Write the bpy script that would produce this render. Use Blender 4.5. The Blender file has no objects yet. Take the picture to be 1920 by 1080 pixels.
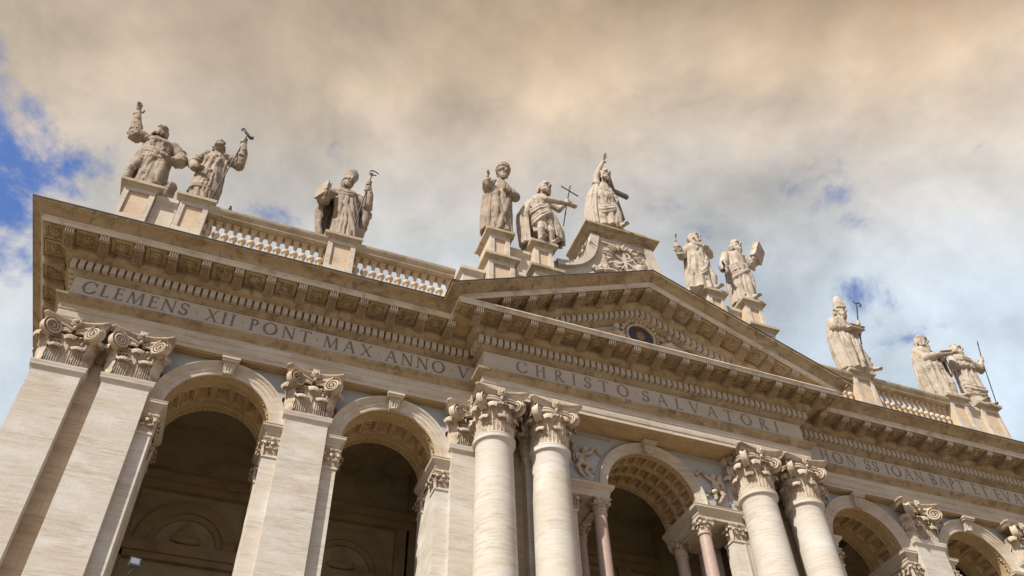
import bpy, math, random
from mathutils import Vector, Matrix
R = math.radians
PI = math.pi
sc = bpy.context.scene
col = sc.collection

# ------------------------------------------------------------------ camera, sky, sun
yaw, pitch, roll = 0.3895, 0.8062, -0.0345
fwd = Vector((math.sin(yaw)*math.cos(pitch), math.cos(yaw)*math.cos(pitch), math.sin(pitch)))
rt0 = Vector((math.cos(yaw), -math.sin(yaw), 0)); up0 = rt0.cross(fwd)
rt = math.cos(roll)*rt0 + math.sin(roll)*up0
upv = -math.sin(roll)*rt0 + math.cos(roll)*up0
cd = bpy.data.cameras.new('camera'); cam = bpy.data.objects.new('camera', cd); col.objects.link(cam)
cd.sensor_width = 36; cd.lens = 36*1612.744/1920; cd.clip_start = .1; cd.clip_end = 9000
cam.matrix_world = Matrix(((rt.x, upv.x, -fwd.x, -19.821), (rt.y, upv.y, -fwd.y, -31.137), (rt.z, upv.z, -fwd.z, 1.7), (0, 0, 0, 1)))
sc.camera = cam

SUN = Vector((-1.0, -.68, 1.25)).normalized()          # towards the sun
sd = bpy.data.lights.new('sun', 'SUN'); sun = bpy.data.objects.new('sun', sd); col.objects.link(sun)
sd.energy = 5.0; sd.angle = R(.53); sd.color = (1.0, .945, .86)
sun.rotation_euler = SUN.to_track_quat('Z', 'Y').to_euler()
sun.location = (-60, -60, 90)

sc.view_settings.view_transform = 'Standard'; sc.view_settings.look = 'None'
sc.view_settings.exposure = 0.42; sc.view_settings.gamma = 1.0
sc.render.film_transparent = False

def N(nt, typ, **kw):
    n = nt.nodes.new(typ)
    for k, v in kw.items(): setattr(n, k, v)
    return n
def math_node(nt, op, a, b=None, c=None, clamp=False):
    n = nt.nodes.new('ShaderNodeMath'); n.operation = op; n.use_clamp = clamp
    for i, v in enumerate((a, b, c)):
        if v is None: continue
        if isinstance(v, (int, float)): n.inputs[i].default_value = v
        else: nt.links.new(v, n.inputs[i])
    return n.outputs[0]
def mixc(nt, fac, a, b):
    n = nt.nodes.new('ShaderNodeMix'); n.data_type = 'RGBA'
    for i, v in ((0, fac), (6, a), (7, b)):
        if isinstance(v, (int, float)): n.inputs[i].default_value = v
        elif isinstance(v, tuple): n.inputs[i].default_value = (*v, 1)
        else: nt.links.new(v, n.inputs[i])
    return n.outputs[2]
def maprange(nt, v, a, b, lo=0.0, hi=1.0, smooth=True):
    n = nt.nodes.new('ShaderNodeMapRange'); n.interpolation_type = 'SMOOTHSTEP' if smooth else 'LINEAR'
    nt.links.new(v, n.inputs[0])
    n.inputs[1].default_value = a; n.inputs[2].default_value = b; n.inputs[3].default_value = lo; n.inputs[4].default_value = hi
    return n.outputs[0]
def noise(nt, vec, scale, detail=4, rough=.55, dist=0.0):
    n = nt.nodes.new('ShaderNodeTexNoise'); n.inputs['Scale'].default_value = scale
    n.inputs['Detail'].default_value = detail; n.inputs['Roughness'].default_value = rough; n.inputs['Distortion'].default_value = dist
    nt.links.new(vec, n.inputs['Vector']); return n.outputs['Fac']
def mapping(nt, vec, scale, loc=(0, 0, 0), rot=(0, 0, 0)):
    n = nt.nodes.new('ShaderNodeMapping'); n.inputs['Scale'].default_value = scale
    n.inputs['Location'].default_value = loc; n.inputs['Rotation'].default_value = rot
    nt.links.new(vec, n.inputs['Vector']); return n.outputs[0]

def px_dir(u, v):                                       # sky direction seen at a point of the photograph
    return (fwd*1612.744 + rt*(u-960) - upv*(v-540)).normalized()

def build_sky():
    w = bpy.data.worlds.new('World'); sc.world = w; w.use_nodes = True
    nt = w.node_tree; nt.nodes.clear(); L = nt.links
    out = N(nt, 'ShaderNodeOutputWorld'); bg = N(nt, 'ShaderNodeBackground'); bg2 = N(nt, 'ShaderNodeBackground')
    sky = N(nt, 'ShaderNodeTexSky', sky_type='NISHITA'); sky.sun_disc = False
    sky.sun_elevation = math.asin(SUN.z); sky.sun_rotation = math.atan2(SUN.x, SUN.y)
    sky.air_density = 1.2; sky.dust_density = .6; sky.ozone_density = 3
    bg.inputs['Strength'].default_value = .095
    tc = N(nt, 'ShaderNodeTexCoord'); d = tc.outputs['Generated']
    sep = N(nt, 'ShaderNodeSeparateXYZ'); L.new(d, sep.inputs[0])
    z = sep.outputs[2]
    P = mapping(nt, d, (1.55, 1.55, 1.9))                 # heaped clouds: noise over the dome of directions
    n1 = noise(nt, P, 2.3, 8, .58, .35)
    n2 = noise(nt, mapping(nt, P, (1, 1, 1), (5.2, 3.1, 0)), 5.5, 9, .62, .3)
    n3 = noise(nt, mapping(nt, P, (1, 1, 1), (-3, 8, 1)), 1.1, 6, .55, .2)
    n4 = noise(nt, mapping(nt, P, (1.0, .6, 1), (2, -8, 4), (0, 0, .6)), 9, 8, .6, .4)
    # openings of blue sky: directions with a radius (cosine fall-off), edges frayed by noise
    def hole(u, v, r, amt=1.0):
        t = px_dir(u, v)
        dp = N(nt, 'ShaderNodeVectorMath', operation='DOT_PRODUCT'); L.new(d, dp.inputs[0]); dp.inputs[1].default_value = t
        ang = math_node(nt, 'ARCCOSINE', dp.outputs['Value'])
        return maprange(nt, ang, r, 0.0, 0.0, amt, False)
    hs = None
    for h in ((10, 290, .13, .62), (90, 310, .075, .5), (20, 385, .09, .60), (0, 200, .06, .36), (-140, 330, .18, .9), (1553, 362, .062, .50), (1612, 415, .06, .42),
              (1603, 538, .058, .50), (1665, 545, .045, .30), (150, 40, .045, .14), (200, 270, .05, .22), (1650, 625, .05, .2)):
        x = hole(*h); hs = x if hs is None else math_node(nt, 'MAXIMUM', hs, x)
    nn = math_node(nt, 'ADD', math_node(nt, 'MULTIPLY', n2, .62), math_node(nt, 'MULTIPLY', n4, .38))
    cov = math_node(nt, 'ADD', math_node(nt, 'SUBTRACT', .98, math_node(nt, 'MULTIPLY', hs, 1.35)), math_node(nt, 'MULTIPLY', math_node(nt, 'SUBTRACT', nn, .5), 3.6))
    vd = N(nt, 'ShaderNodeVectorMath', operation='DOT_PRODUCT'); L.new(d, vd.inputs[0]); vd.inputs[1].default_value = (math.sin(yaw)*.80, math.cos(yaw)*.80, .60)
    cov = math_node(nt, 'SUBTRACT', cov, maprange(nt, vd.outputs['Value'], .74, .30, 0.0, .55))     # cloud bank stands over the church; broken cloud elsewhere
    cloud = maprange(nt, cov, .12, .70)
    # cloud colour: white-blue low, warm tan overhead, mottled by the layer's thickness
    gd = N(nt, 'ShaderNodeVectorMath', operation='DOT_PRODUCT'); L.new(d, gd.inputs[0]); gd.inputs[1].default_value = Vector((-.27, -.66, .70)).normalized()
    hgt = math_node(nt, 'ADD', gd.outputs['Value'], math_node(nt, 'MULTIPLY', math_node(nt, 'SUBTRACT', n1, .5), .22))
    hr = N(nt, 'ShaderNodeValToRGB'); L.new(maprange(nt, hgt, -.30, .33, 0, 1, False), hr.inputs[0])
    e = hr.color_ramp.elements
    e[0].position = 0.0; e[0].color = (.80, .90, .99, 1)
    e[1].position = 1.0; e[1].color = (.35, .235, .14, 1)
    for p, c in ((.26, (.66, .77, .88)), (.46, (.60, .675, .75)), (.60, (.585, .595, .60)), (.73, (.60, .53, .46)), (.86, (.61, .475, .345))):
        q = hr.color_ramp.elements.new(p); q.color = (*c, 1)
    thick = maprange(nt, math_node(nt, 'ADD', math_node(nt, 'MULTIPLY', n1, .65), math_node(nt, 'MULTIPLY', n3, .35)), .34, .66)
    # relief of the cloud heaps: density difference along the direction of the sun
    def bill(loc, sc_):
        q = mapping(nt, P, (1, 1, 1), loc)
        w_ = N(nt, 'ShaderNodeTexNoise'); w_.inputs['Scale'].default_value = 1.3; w_.inputs['Detail'].default_value = 3; L.new(P, w_.inputs['Vector'])
        wv = N(nt, 'ShaderNodeVectorMath', operation='MULTIPLY_ADD'); L.new(w_.outputs['Color'], wv.inputs[0]); wv.inputs[1].default_value = (.35, .35, .35); L.new(q, wv.inputs[2])
        return noise(nt, wv.outputs[0], sc_, 9, .56)
    ba = bill((0, 0, 0), 2.6); bb = bill((SUN.x*.10, SUN.y*.10, SUN.z*.10), 2.6)
    rel = math_node(nt, 'MULTIPLY', math_node(nt, 'SUBTRACT', ba, bb), 1.25)
    br = math_node(nt, 'ADD', math_node(nt, 'ADD', .80, rel), math_node(nt, 'MULTIPLY', thick, .56))
    fine = math_node(nt, 'ADD', .78, math_node(nt, 'MULTIPLY', nn, .44))
    br = math_node(nt, 'MULTIPLY', br, fine)
    # brighter clouds around the sun, added out of view to lift the front's fill
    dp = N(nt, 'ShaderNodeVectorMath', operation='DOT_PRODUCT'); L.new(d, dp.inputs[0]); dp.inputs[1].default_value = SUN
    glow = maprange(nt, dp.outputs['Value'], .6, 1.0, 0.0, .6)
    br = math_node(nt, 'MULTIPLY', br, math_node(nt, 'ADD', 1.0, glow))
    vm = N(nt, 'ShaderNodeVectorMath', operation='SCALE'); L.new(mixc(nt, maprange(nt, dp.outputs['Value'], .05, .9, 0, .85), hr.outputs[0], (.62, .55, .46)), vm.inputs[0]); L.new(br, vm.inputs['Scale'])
    sv = N(nt, 'ShaderNodeVectorMath', operation='MULTIPLY'); L.new(sky.outputs[0], sv.inputs[0]); sv.inputs[1].default_value = (.92, 1.02, 1.35)
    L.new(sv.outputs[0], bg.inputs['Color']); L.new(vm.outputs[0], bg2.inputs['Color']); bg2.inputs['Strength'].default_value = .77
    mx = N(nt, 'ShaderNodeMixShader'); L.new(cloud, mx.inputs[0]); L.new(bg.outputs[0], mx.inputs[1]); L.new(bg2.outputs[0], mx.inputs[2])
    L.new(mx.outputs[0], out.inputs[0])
build_sky()

# ------------------------------------------------------------------ materials
def stone(name, base, dark, light=None, streak=(.35, .35, 5.0), streak_amt=.5, stain=None, stain_amt=0.0, stain_scale=.55, bump=.25, rough=.85, joints=0.0, grain=.15, drip=0.0, vj=0.0):
    m = bpy.data.materials.new(name); m.use_nodes = True; nt = m.node_tree; L = nt.links
    b = nt.nodes['Principled BSDF']; b.inputs['Roughness'].default_value = rough; b.inputs['Specular IOR Level'].default_value = .25
    g = N(nt, 'ShaderNodeNewGeometry'); P = g.outputs['Position']
    s1 = noise(nt, mapping(nt, P, streak), 1.0, 6, .65, .6)
    s2 = noise(nt, mapping(nt, P, (streak[0]*3, streak[1]*3, streak[2]*4.5), (7, 3, 1)), 1.0, 5, .7, .4)
    f = math_node(nt, 'ADD', math_node(nt, 'MULTIPLY', maprange(nt, s1, .40, .68), .6), math_node(nt, 'MULTIPLY', maprange(nt, s2, .46, .72), .55), clamp=True)
    pt = noise(nt, mapping(nt, P, (.35, .35, .9), (4, 6, 8)), 1.0, 4, .6)
    f = math_node(nt, 'MULTIPLY', math_node(nt, 'MULTIPLY', f, streak_amt), maprange(nt, pt, .32, .66, .35, 1.15))
    c = mixc(nt, f, base, dark)
    if light is not None:
        lf = noise(nt, mapping(nt, P, (.5, .5, 1.2), (2, 9, 4)), 1.0, 4, .6)
        c = mixc(nt, math_node(nt, 'MULTIPLY', maprange(nt, lf, .48, .7), .7), c, light)
    if joints > 0:
        br = N(nt, 'ShaderNodeTexBrick'); br.inputs['Scale'].default_value = 1.0
        br.inputs['Mortar Size'].default_value = .012; br.inputs['Brick Width'].default_value = 2.4; br.inputs['Row Height'].default_value = 1.05
        sp = N(nt, 'ShaderNodeSeparateXYZ'); L.new(P, sp.inputs[0]); cb = N(nt, 'ShaderNodeCombineXYZ')
        L.new(math_node(nt, 'ADD', sp.outputs[0], math_node(nt, 'MULTIPLY', sp.outputs[1], .83)), cb.inputs[0]); L.new(sp.outputs[2], cb.inputs[1]); L.new(cb.outputs[0], br.inputs['Vector'])
        br.inputs['Color1'].default_value = (0, 0, 0, 1); br.inputs['Color2'].default_value = (.35, .35, .35, 1); br.inputs['Mortar'].default_value = (1, 1, 1, 1)
        c = mixc(nt, math_node(nt, 'MULTIPLY', br.outputs['Color'], joints), c, tuple(x*.78 for x in dark))
    bd = noise(nt, mapping(nt, P, (.12, .12, .9), (1, 2, 7)), 1.0, 5, .6)
    c = mixc(nt, maprange(nt, bd, .50, .72, 0, .38), c, tuple(.5*(x+y)*w for x, y, w in zip(base, dark, (1.04, .97, .82))))
    gr = noise(nt, P, 14, 3, .6)
    c = mixc(nt, math_node(nt, 'MULTIPLY', maprange(nt, gr, .45, .75), grain), c, tuple(x*.6 for x in dark))
    if stain is not None:
        t = noise(nt, mapping(nt, P, (1, 1, 1.6), (3, 3, 3)), stain_scale, 7, .68, .5)
        c = mixc(nt, math_node(nt, 'MULTIPLY', maprange(nt, t, .46, .66), stain_amt), c, stain)
        if drip > 0:
            t2 = noise(nt, mapping(nt, P, (2.6, 2.6, .25), (9, 1, 3)), 1.0, 5, .7, .3)
            c = mixc(nt, math_node(nt, 'MULTIPLY', maprange(nt, t2, .50, .72), drip), c, tuple(x*.55 for x in stain))
    if vj > 0:                                            # upright joints between the blocks
        sp2 = N(nt, 'ShaderNodeSeparateXYZ'); L.new(P, sp2.inputs[0])
        xq = math_node(nt, 'ADD', math_node(nt, 'DIVIDE', math_node(nt, 'ADD', sp2.outputs[0], math_node(nt, 'MULTIPLY', sp2.outputs[1], .2)), 2.37), math_node(nt, 'MULTIPLY', math_node(nt, 'FLOOR', math_node(nt, 'DIVIDE', sp2.outputs[2], .39)), .37))
        t = math_node(nt, 'FRACT', xq)
        jn = math_node(nt, 'LESS_THAN', t, .010)
        c = mixc(nt, math_node(nt, 'MULTIPLY', jn, vj), c, tuple(x*.4 for x in dark))
        blk = N(nt, 'ShaderNodeTexWhiteNoise', noise_dimensions='1D'); L.new(math_node(nt, 'FLOOR', xq), blk.inputs['W'])
        c = mixc(nt, math_node(nt, 'MULTIPLY', blk.outputs['Value'], .30), c, tuple(x*.9 for x in dark))
    L.new(c, b.inputs['Base Color'])
    bp = N(nt, 'ShaderNodeBump'); bp.inputs['Strength'].default_value = bump; bp.inputs['Distance'].default_value = .03
    hb = math_node(nt, 'ADD', noise(nt, P, 9, 5, .65), math_node(nt, 'MULTIPLY', s2, .7))
    L.new(hb, bp.inputs['Height']); L.new(bp.outputs[0], b.inputs['Normal'])
    return m
def plain(name, c, rough=.7, metal=0.0, var=.25, scale=3):
    m = bpy.data.materials.new(name); m.use_nodes = True; nt = m.node_tree; b = nt.nodes['Principled BSDF']
    g = N(nt, 'ShaderNodeNewGeometry')
    n = noise(nt, g.outputs['Position'], scale, 5, .6)
    nt.links.new(mixc(nt, maprange(nt, n, .35, .7), c, tuple(x*(1-var) for x in c)), b.inputs['Base Color'])
    b.inputs['Roughness'].default_value = rough; b.inputs['Metallic'].default_value = metal
    return m
M = {}
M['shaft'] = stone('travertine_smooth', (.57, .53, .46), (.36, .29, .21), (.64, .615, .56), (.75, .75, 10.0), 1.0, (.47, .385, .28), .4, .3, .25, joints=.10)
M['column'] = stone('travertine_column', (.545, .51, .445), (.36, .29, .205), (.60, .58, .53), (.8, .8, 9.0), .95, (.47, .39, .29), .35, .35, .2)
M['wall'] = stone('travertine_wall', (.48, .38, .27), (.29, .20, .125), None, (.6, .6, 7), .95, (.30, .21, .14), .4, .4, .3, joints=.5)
M['arch'] = stone('travertine_architrave', (.53, .475, .39), (.34, .265, .18), (.56, .52, .45), (.6, .6, 7.0), .8, (.40, .29, .18), .45, .5, .25, vj=.3)
M['frieze'] = stone('travertine_frieze', (.50, .445, .36), (.39, .315, .23), None, (.3, .3, 2.5), .4, (.44, .36, .28), .3, .5, .2, joints=.2)
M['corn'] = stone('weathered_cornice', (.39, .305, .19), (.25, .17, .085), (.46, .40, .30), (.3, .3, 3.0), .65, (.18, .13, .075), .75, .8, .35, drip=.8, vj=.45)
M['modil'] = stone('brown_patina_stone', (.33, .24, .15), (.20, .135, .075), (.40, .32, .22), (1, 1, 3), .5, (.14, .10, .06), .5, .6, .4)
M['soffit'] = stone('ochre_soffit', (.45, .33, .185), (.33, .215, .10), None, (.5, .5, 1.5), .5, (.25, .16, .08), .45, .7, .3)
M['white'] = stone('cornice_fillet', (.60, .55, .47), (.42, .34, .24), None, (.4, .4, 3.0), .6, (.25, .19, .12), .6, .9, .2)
M['ped'] = stone('travertine_pedestal', (.53, .47, .385), (.38, .30, .215), (.58, .54, .46), (.7, .7, 4), .6, (.28, .22, .15), .45, .7, .3, drip=.2)
M['pcap'] = stone('weathered_cap', (.47, .395, .285), (.31, .225, .14), None, (.6, .6, 4), .7, (.20, .15, .09), .55, .8, .35, drip=.35)
M['pfield'] = stone('ochre_panel', (.55, .43, .30), (.42, .30, .18), None, (.8, .8, 2), .5, (.3, .2, .12), .4, .6, .2)
M['cap'] = stone('carved_capital', (.50, .415, .315), (.30, .215, .14), (.62, .55, .455), (1.4, 1.4, 2.5), .6, (.20, .135, .085), .75, 1.1, .35)
M['statue'] = stone('statue_travertine', (.44, .375, .30), (.28, .215, .15), (.54, .485, .405), (.7, .7, 1.2), .55, (.19, .135, .085), .6, .9, .5, grain=.3, drip=.3)
M['statued'] = stone('statue_dark_stone', (.33, .265, .20), (.20, .15, .105), (.45, .385, .30), (.7, .7, 1.2), .55, (.14, .10, .065), .6, 1.0, .5, grain=.3, drip=.35)  # darker, browner tone for the leftmost statues
M['stucco'] = stone('grey_blue_stucco', (.40, .412, .412), (.345, .345, .335), None, (.8, .8, .8), .5, (.36, .34, .29), .4, .6, .12, .9)
M['baluster'] = stone('baluster_stone', (.56, .445, .315), (.41, .30, .19), None, (1, 1, 2), .4, (.36, .26, .16), .3, 1.1, .2)
M['pink'] = stone('pink_granite', (.43, .32, .265), (.33, .235, .19), None, (5, 5, 5), .6, (.3, .22, .19), .3, 1.2, .1, .45, grain=.4)
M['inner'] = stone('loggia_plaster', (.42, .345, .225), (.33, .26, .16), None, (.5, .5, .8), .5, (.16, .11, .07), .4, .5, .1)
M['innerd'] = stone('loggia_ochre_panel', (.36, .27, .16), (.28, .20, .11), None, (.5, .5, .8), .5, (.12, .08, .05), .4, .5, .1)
M['lead'] = plain('lead_sheet', (.075, .07, .065), .6, 0, .4, 2)
M['bronze'] = plain('dark_bronze', (.035, .034, .032), .5, .6, .4, 4)
M['iron'] = plain('grey_green_iron', (.12, .14, .135), .55, .3, .4, 4)
M['letter'] = plain('lead_lettering', (.185, .165, .145), .8, 0, .25, 6)
M['letterc'] = plain('faded_lettering', (.245, .215, .185), .8, 0, .25, 6)
M['grey'] = plain('lamp_housing', (.12, .125, .13), .45, .3, .2, 5)
M['glass'] = plain('lamp_glass', (.25, .29, .30), .15, 0, .1, 5)
M['ground'] = stone('piazza_paving', (.235, .195, .15), (.18, .145, .105), None, (.2, .2, .2), .5, (.24, .2, .16), .4, .15, .2)
M['mosaic'] = plain('mosaic_blue', (.05, .052, .06), .5, 0, .5, 20)
M['skin'] = plain('mosaic_flesh', (.26, .15, .085), .6, 0, .4, 12)
M['hairb'] = plain('mosaic_brown', (.09, .045, .022), .6, 0, .4, 12)
M['red'] = plain('mosaic_red', (.22, .05, .03), .6, 0, .4, 12)
M['pigeon'] = plain('pigeon_feathers', (.06, .062, .07), .7, 0, .4, 15)

# ------------------------------------------------------------------ mesh builder
class MB:
    def __init__(s): s.v = []; s.f = []; s.mi = []; s.cur = 0
    def add(s, vs, fs):
        o = len(s.v); s.v += [tuple(p) for p in vs]; s.f += [tuple(i+o for i in f) for f in fs]; s.mi += [s.cur]*len(fs)
    def grid(s, rows, closeu=False, closev=False):
        n = len(rows); m = len(rows[0]); vs = [p for r in rows for p in r]; fs = []
        for i in range(n if closev else n-1):
            for j in range(m if closeu else m-1):
                a = i*m+j; b = i*m+(j+1) % m; c = ((i+1) % n)*m+(j+1) % m; d = ((i+1) % n)*m+j
                fs.append((a, b, c, d))
        s.add(vs, fs)
    def box(s, x0, x1, y0, y1, z0, z1, shear=0.0):
        vs = [(x, y, z+shear*(x-(x0+x1)/2)) for z in (z0, z1) for y in (y0, y1) for x in (x0, x1)]
        s.add(vs, [(0, 2, 3, 1), (4, 5, 7, 6), (0, 1, 5, 4), (2, 6, 7, 3), (0, 4, 6, 2), (1, 3, 7, 5)])
    def taper(s, b, t):   # frustum between two rectangles (x0,x1,y0,y1,z)
        vs = [(b[0], b[2], b[4]), (b[1], b[2], b[4]), (b[1], b[3], b[4]), (b[0], b[3], b[4]), (t[0], t[2], t[4]), (t[1], t[2], t[4]), (t[1], t[3], t[4]), (t[0], t[3], t[4])]
        s.add(vs, [(0, 3, 2, 1), (4, 5, 6, 7), (0, 1, 5, 4), (1, 2, 6, 5), (2, 3, 7, 6), (3, 0, 4, 7)])
    def poly_prism(s, pts, axis, a, b):   # pts 2D; axis 'y': (x,z) extruded in y ; 'x': (y,z) ; 'z': (x,y)
        def P(p, t): return (p[0], t, p[1]) if axis == 'y' else ((t, p[0], p[1]) if axis == 'x' else (p[0], p[1], t))
        n = len(pts); vs = [P(p, a) for p in pts]+[P(p, b) for p in pts]
        s.add(vs, [tuple(range(n))[::-1], tuple(range(n, 2*n))]+[(i, (i+1) % n, n+(i+1) % n, n+i) for i in range(n)])
    def lathe(s, prof, cx, cy, n=24, a0=0.0, a1=2*PI, sx=1.0, sy=1.0):
        full = abs(a1-a0-2*PI) < 1e-6
        rows = [[(cx+r*sx*math.cos(a0+(a1-a0)*k/n), cy+r*sy*math.sin(a0+(a1-a0)*k/n), z) for k in range(n if full else n+1)] for r, z in prof]
        s.grid(rows, closeu=full)
    def capfan(s, pts):
        n = len(pts); s.add(pts, [tuple(range(n))])
    def tube(s, pts, rad, n=8, flat=None, cap=True):
        pts = [Vector(p) for p in pts]; m = len(pts)
        if isinstance(rad, (int, float)): rad = [rad]*m
        rows = []; prev = None
        for i in range(m):
            t = (pts[min(i+1, m-1)]-pts[max(i-1, 0)]).normalized()
            if prev is None:
                ref = Vector((0, 0, 1)) if abs(t.z) < .9 else Vector((0, 1, 0))
                a = t.cross(ref).normalized()
            else: a = (prev-t*prev.dot(t)).normalized()
            prev = a; b = t.cross(a)
            fx, fy = flat or (1, 1)
            rows.append([tuple(pts[i]+rad[i]*(fx*math.cos(2*PI*k/n)*a+fy*math.sin(2*PI*k/n)*b)) for k in range(n)])
        s.grid(rows, closeu=True)
        if cap: s.capfan(rows[0][::-1]); s.capfan(rows[-1])
    def ell(s, c, r, rot=None, n=12, m=8):
        c = Vector(c); r = (r, r, r) if isinstance(r, (int, float)) else r
        q = rot or Matrix.Identity(3)
        rows = []
        for i in range(1, m):
            t = PI*i/m
            rows.append([tuple(c+q@Vector((r[0]*math.sin(t)*math.cos(2*PI*k/n), r[1]*math.sin(t)*math.sin(2*PI*k/n), r[2]*math.cos(t)))) for k in range(n)])
        s.grid(rows, closeu=True)
        o = len(s.v)
        top = tuple(c+q@Vector((0, 0, r[2]))); bot = tuple(c-q@Vector((0, 0, r[2])))
        s.add([top]+rows[0], [(0, 1+(k+1) % n, 1+k) for k in range(n)]); s.add([bot]+rows[-1], [(0, 1+k, 1+(k+1) % n) for k in range(n)])
    def sweep(s, path, prof, capends=False):
        n = len(path); off = []
        for i in range(n):
            def nr(a, b):
                d = Vector((b[0]-a[0], b[1]-a[1])).normalized(); return Vector((d.y, -d.x))
            if i == 0: m = nr(path[0], path[1])
            elif i == n-1: m = nr(path[-2], path[-1])
            else:
                n1 = nr(path[i-1], path[i]); n2 = nr(path[i], path[i+1]); m = (n1+n2)/(1+n1.dot(n2))
            off.append(m)
        rows = [[(path[i][0]+off[i].x*d, path[i][1]+off[i].y*d, z) for i in range(n)] for d, z in prof]
        s.grid(rows)
        if capends:
            s.capfan([r[0] for r in rows]); s.capfan([r[-1] for r in rows][::-1])
    def xf(s, mat, start=0):
        s.v[start:] = [tuple(mat@Vector(p)) for p in s.v[start:]]
    def mesh(s, name, mats, smooth=35):
        me = bpy.data.meshes.new(name); me.from_pydata(s.v, [], s.f)
        for m in (mats if isinstance(mats, (list, tuple)) else [mats]): me.materials.append(M[m])
        me.polygons.foreach_set('material_index', s.mi)
        if smooth:
            me.polygons.foreach_set('use_smooth', [True]*len(s.f)); me.set_sharp_from_angle(angle=R(smooth))
        me.update(); return me
    def build(s, name, mats, parent=None, smooth=35, loc=None):
        return link(name, s.mesh(name, mats, smooth), parent, loc)
def link(name, me, parent=None, loc=None):
    o = bpy.data.objects.new(name, me); col.objects.link(o)
    if parent is not None: o.parent = parent
    if loc is not None: o.location = loc
    return o
def tag(o, label=None, cat=None, group=None, kind=None):
    if label: o['label'] = label
    if cat: o['category'] = cat
    if group: o['group'] = group
    if kind: o['kind'] = kind
    return o
def empty(name, loc=(0, 0, 0)):
    o = bpy.data.objects.new(name, None); col.objects.link(o); o.location = loc; o.empty_display_size = .3; return o

# ------------------------------------------------------------------ ground
g = MB(); g.add([(-3000, -3000, 0), (3000, -3000, 0), (3000, 3000, 0), (-3000, 3000, 0)], [(0, 1, 2, 3)])
tag(g.build('piazza_ground', 'ground', smooth=0), kind='structure')

# ------------------------------------------------------------------ the facade
F = empty('church_facade')
tag(F, 'travertine church facade with giant pilasters, five arches, pediment and inscribed frieze', 'church')
X0 = 28.03; XC = 9.21; YW = .05; YC = -1.30      # frieze corners and planes: wings, centre
WALL = .6; SPR = 24.65; RW = 2.22; RC = 2.45; BAYS = (-20.66, -13.08, 13.08, 20.66)
ZS = 27.65                                        # underside of the architrave
PATH = [(-X0, 14), (-X0, YW), (-XC, YW), (-XC, YC), (XC, YC), (XC, YW), (X0, YW), (X0, 14)]

# --- architrave, frieze, cornice
mb = MB(); mb.sweep(PATH, [(-.03, ZS+.4), (-.03, ZS), (0, ZS), (0, ZS+.20), (.03, ZS+.205), (.05, ZS+.25), (.05, 28.22), (.075, 28.225), (.10, 28.27), (.10, 28.52), (.125, 28.53)])
architrave = mb.build('architrave', 'arch', F)
mb = MB(); mb.sweep(PATH, [(.125, 28.53), (.15, 28.58), (.16, 28.62), (.18, 28.625), (.22, 28.70), (.31, 28.75), (.35, 28.77), (.36, 28.80), (.38, 28.805), (.39, 28.93), (.0, 28.97)])
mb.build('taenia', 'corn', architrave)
mb = MB()
for x0, x1, y0, y1 in ((-X0+.03, -XC+.05, YW+.03, 1.2), (XC-.05, X0-.03, YW+.03, 1.2), (-XC+.03, XC-.03, YC+.03, 1.2)):
    mb.box(x0, x1, y0, y1, ZS+.01, ZS+.3)
# sunk panels on the underside between the columns
for x0, x1, y0, y1 in [(-4.3, 4.3, -1.0, -.25)]+[(s*x-2.6, s*x+2.6, .16, .50) for x in (13.08, 20.66) for s in (-1, 1)]:
    e = .07
    for a in ((x0, x1, y0, y0+e), (x0, x1, y1-e, y1), (x0, x0+e, y0+e, y1-e), (x1-e, x1, y0+e, y1-e)): mb.box(*a, ZS-.035, ZS+.012)
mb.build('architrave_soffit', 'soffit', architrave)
mb = MB(); mb.sweep(PATH, [(.0, 28.965), (0, 30.26)])
frieze = mb.build('frieze', 'frieze', F)
mb = MB()
mb.sweep(PATH, [(0, 30.25), (.05, 30.27), (.05, 30.33), (.10, 30.36), (.17, 30.46), (.20, 30.50), (.20, 30.92), (.42, 30.94), (.44, 30.97), (.52, 30.99), (.62, 31.05), (.70, 31.14), (.74, 31.17), (.74, 31.50)])
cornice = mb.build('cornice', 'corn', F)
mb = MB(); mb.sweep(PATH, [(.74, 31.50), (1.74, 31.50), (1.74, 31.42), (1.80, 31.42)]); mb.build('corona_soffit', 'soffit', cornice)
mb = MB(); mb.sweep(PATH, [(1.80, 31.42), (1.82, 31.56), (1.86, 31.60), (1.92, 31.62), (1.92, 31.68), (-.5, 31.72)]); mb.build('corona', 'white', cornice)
SIMA = [(1.86, 31.66), (1.93, 31.70), (1.97, 31.76), (2.02, 31.86), (2.14, 31.96), (2.28, 32.01), (2.36, 32.03), (2.40, 32.03), (2.42, 32.14)]
LEAD = [(2.46, 32.14), (2.46, 32.18), (1.55, 32.20)]
for s in (-1, 1):
    p = [(-X0, 14), (-X0, YW), (-XC, YW), (-XC, YC-2.42)] if s < 0 else [(XC, YC-2.42), (XC, YW), (X0, YW), (X0, 14)]
    mb = MB(); mb.sweep(p, SIMA); sm = mb.build('sima', 'corn', cornice)
    mb = MB(); mb.sweep(p, [(2.42, 32.14)]+LEAD); mb.build('lead_flashing', 'lead', cornice)
for s in (-1, 1):
    x0, x1 = sorted((s*(X0+1.8), s*(XC+1.9))); mb = MB(); mb.box(x0, x1, YW-1.8, 1.3, 31.74, 32.19); mb.build('cornice_deck', 'lead', cornice, 0)
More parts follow.
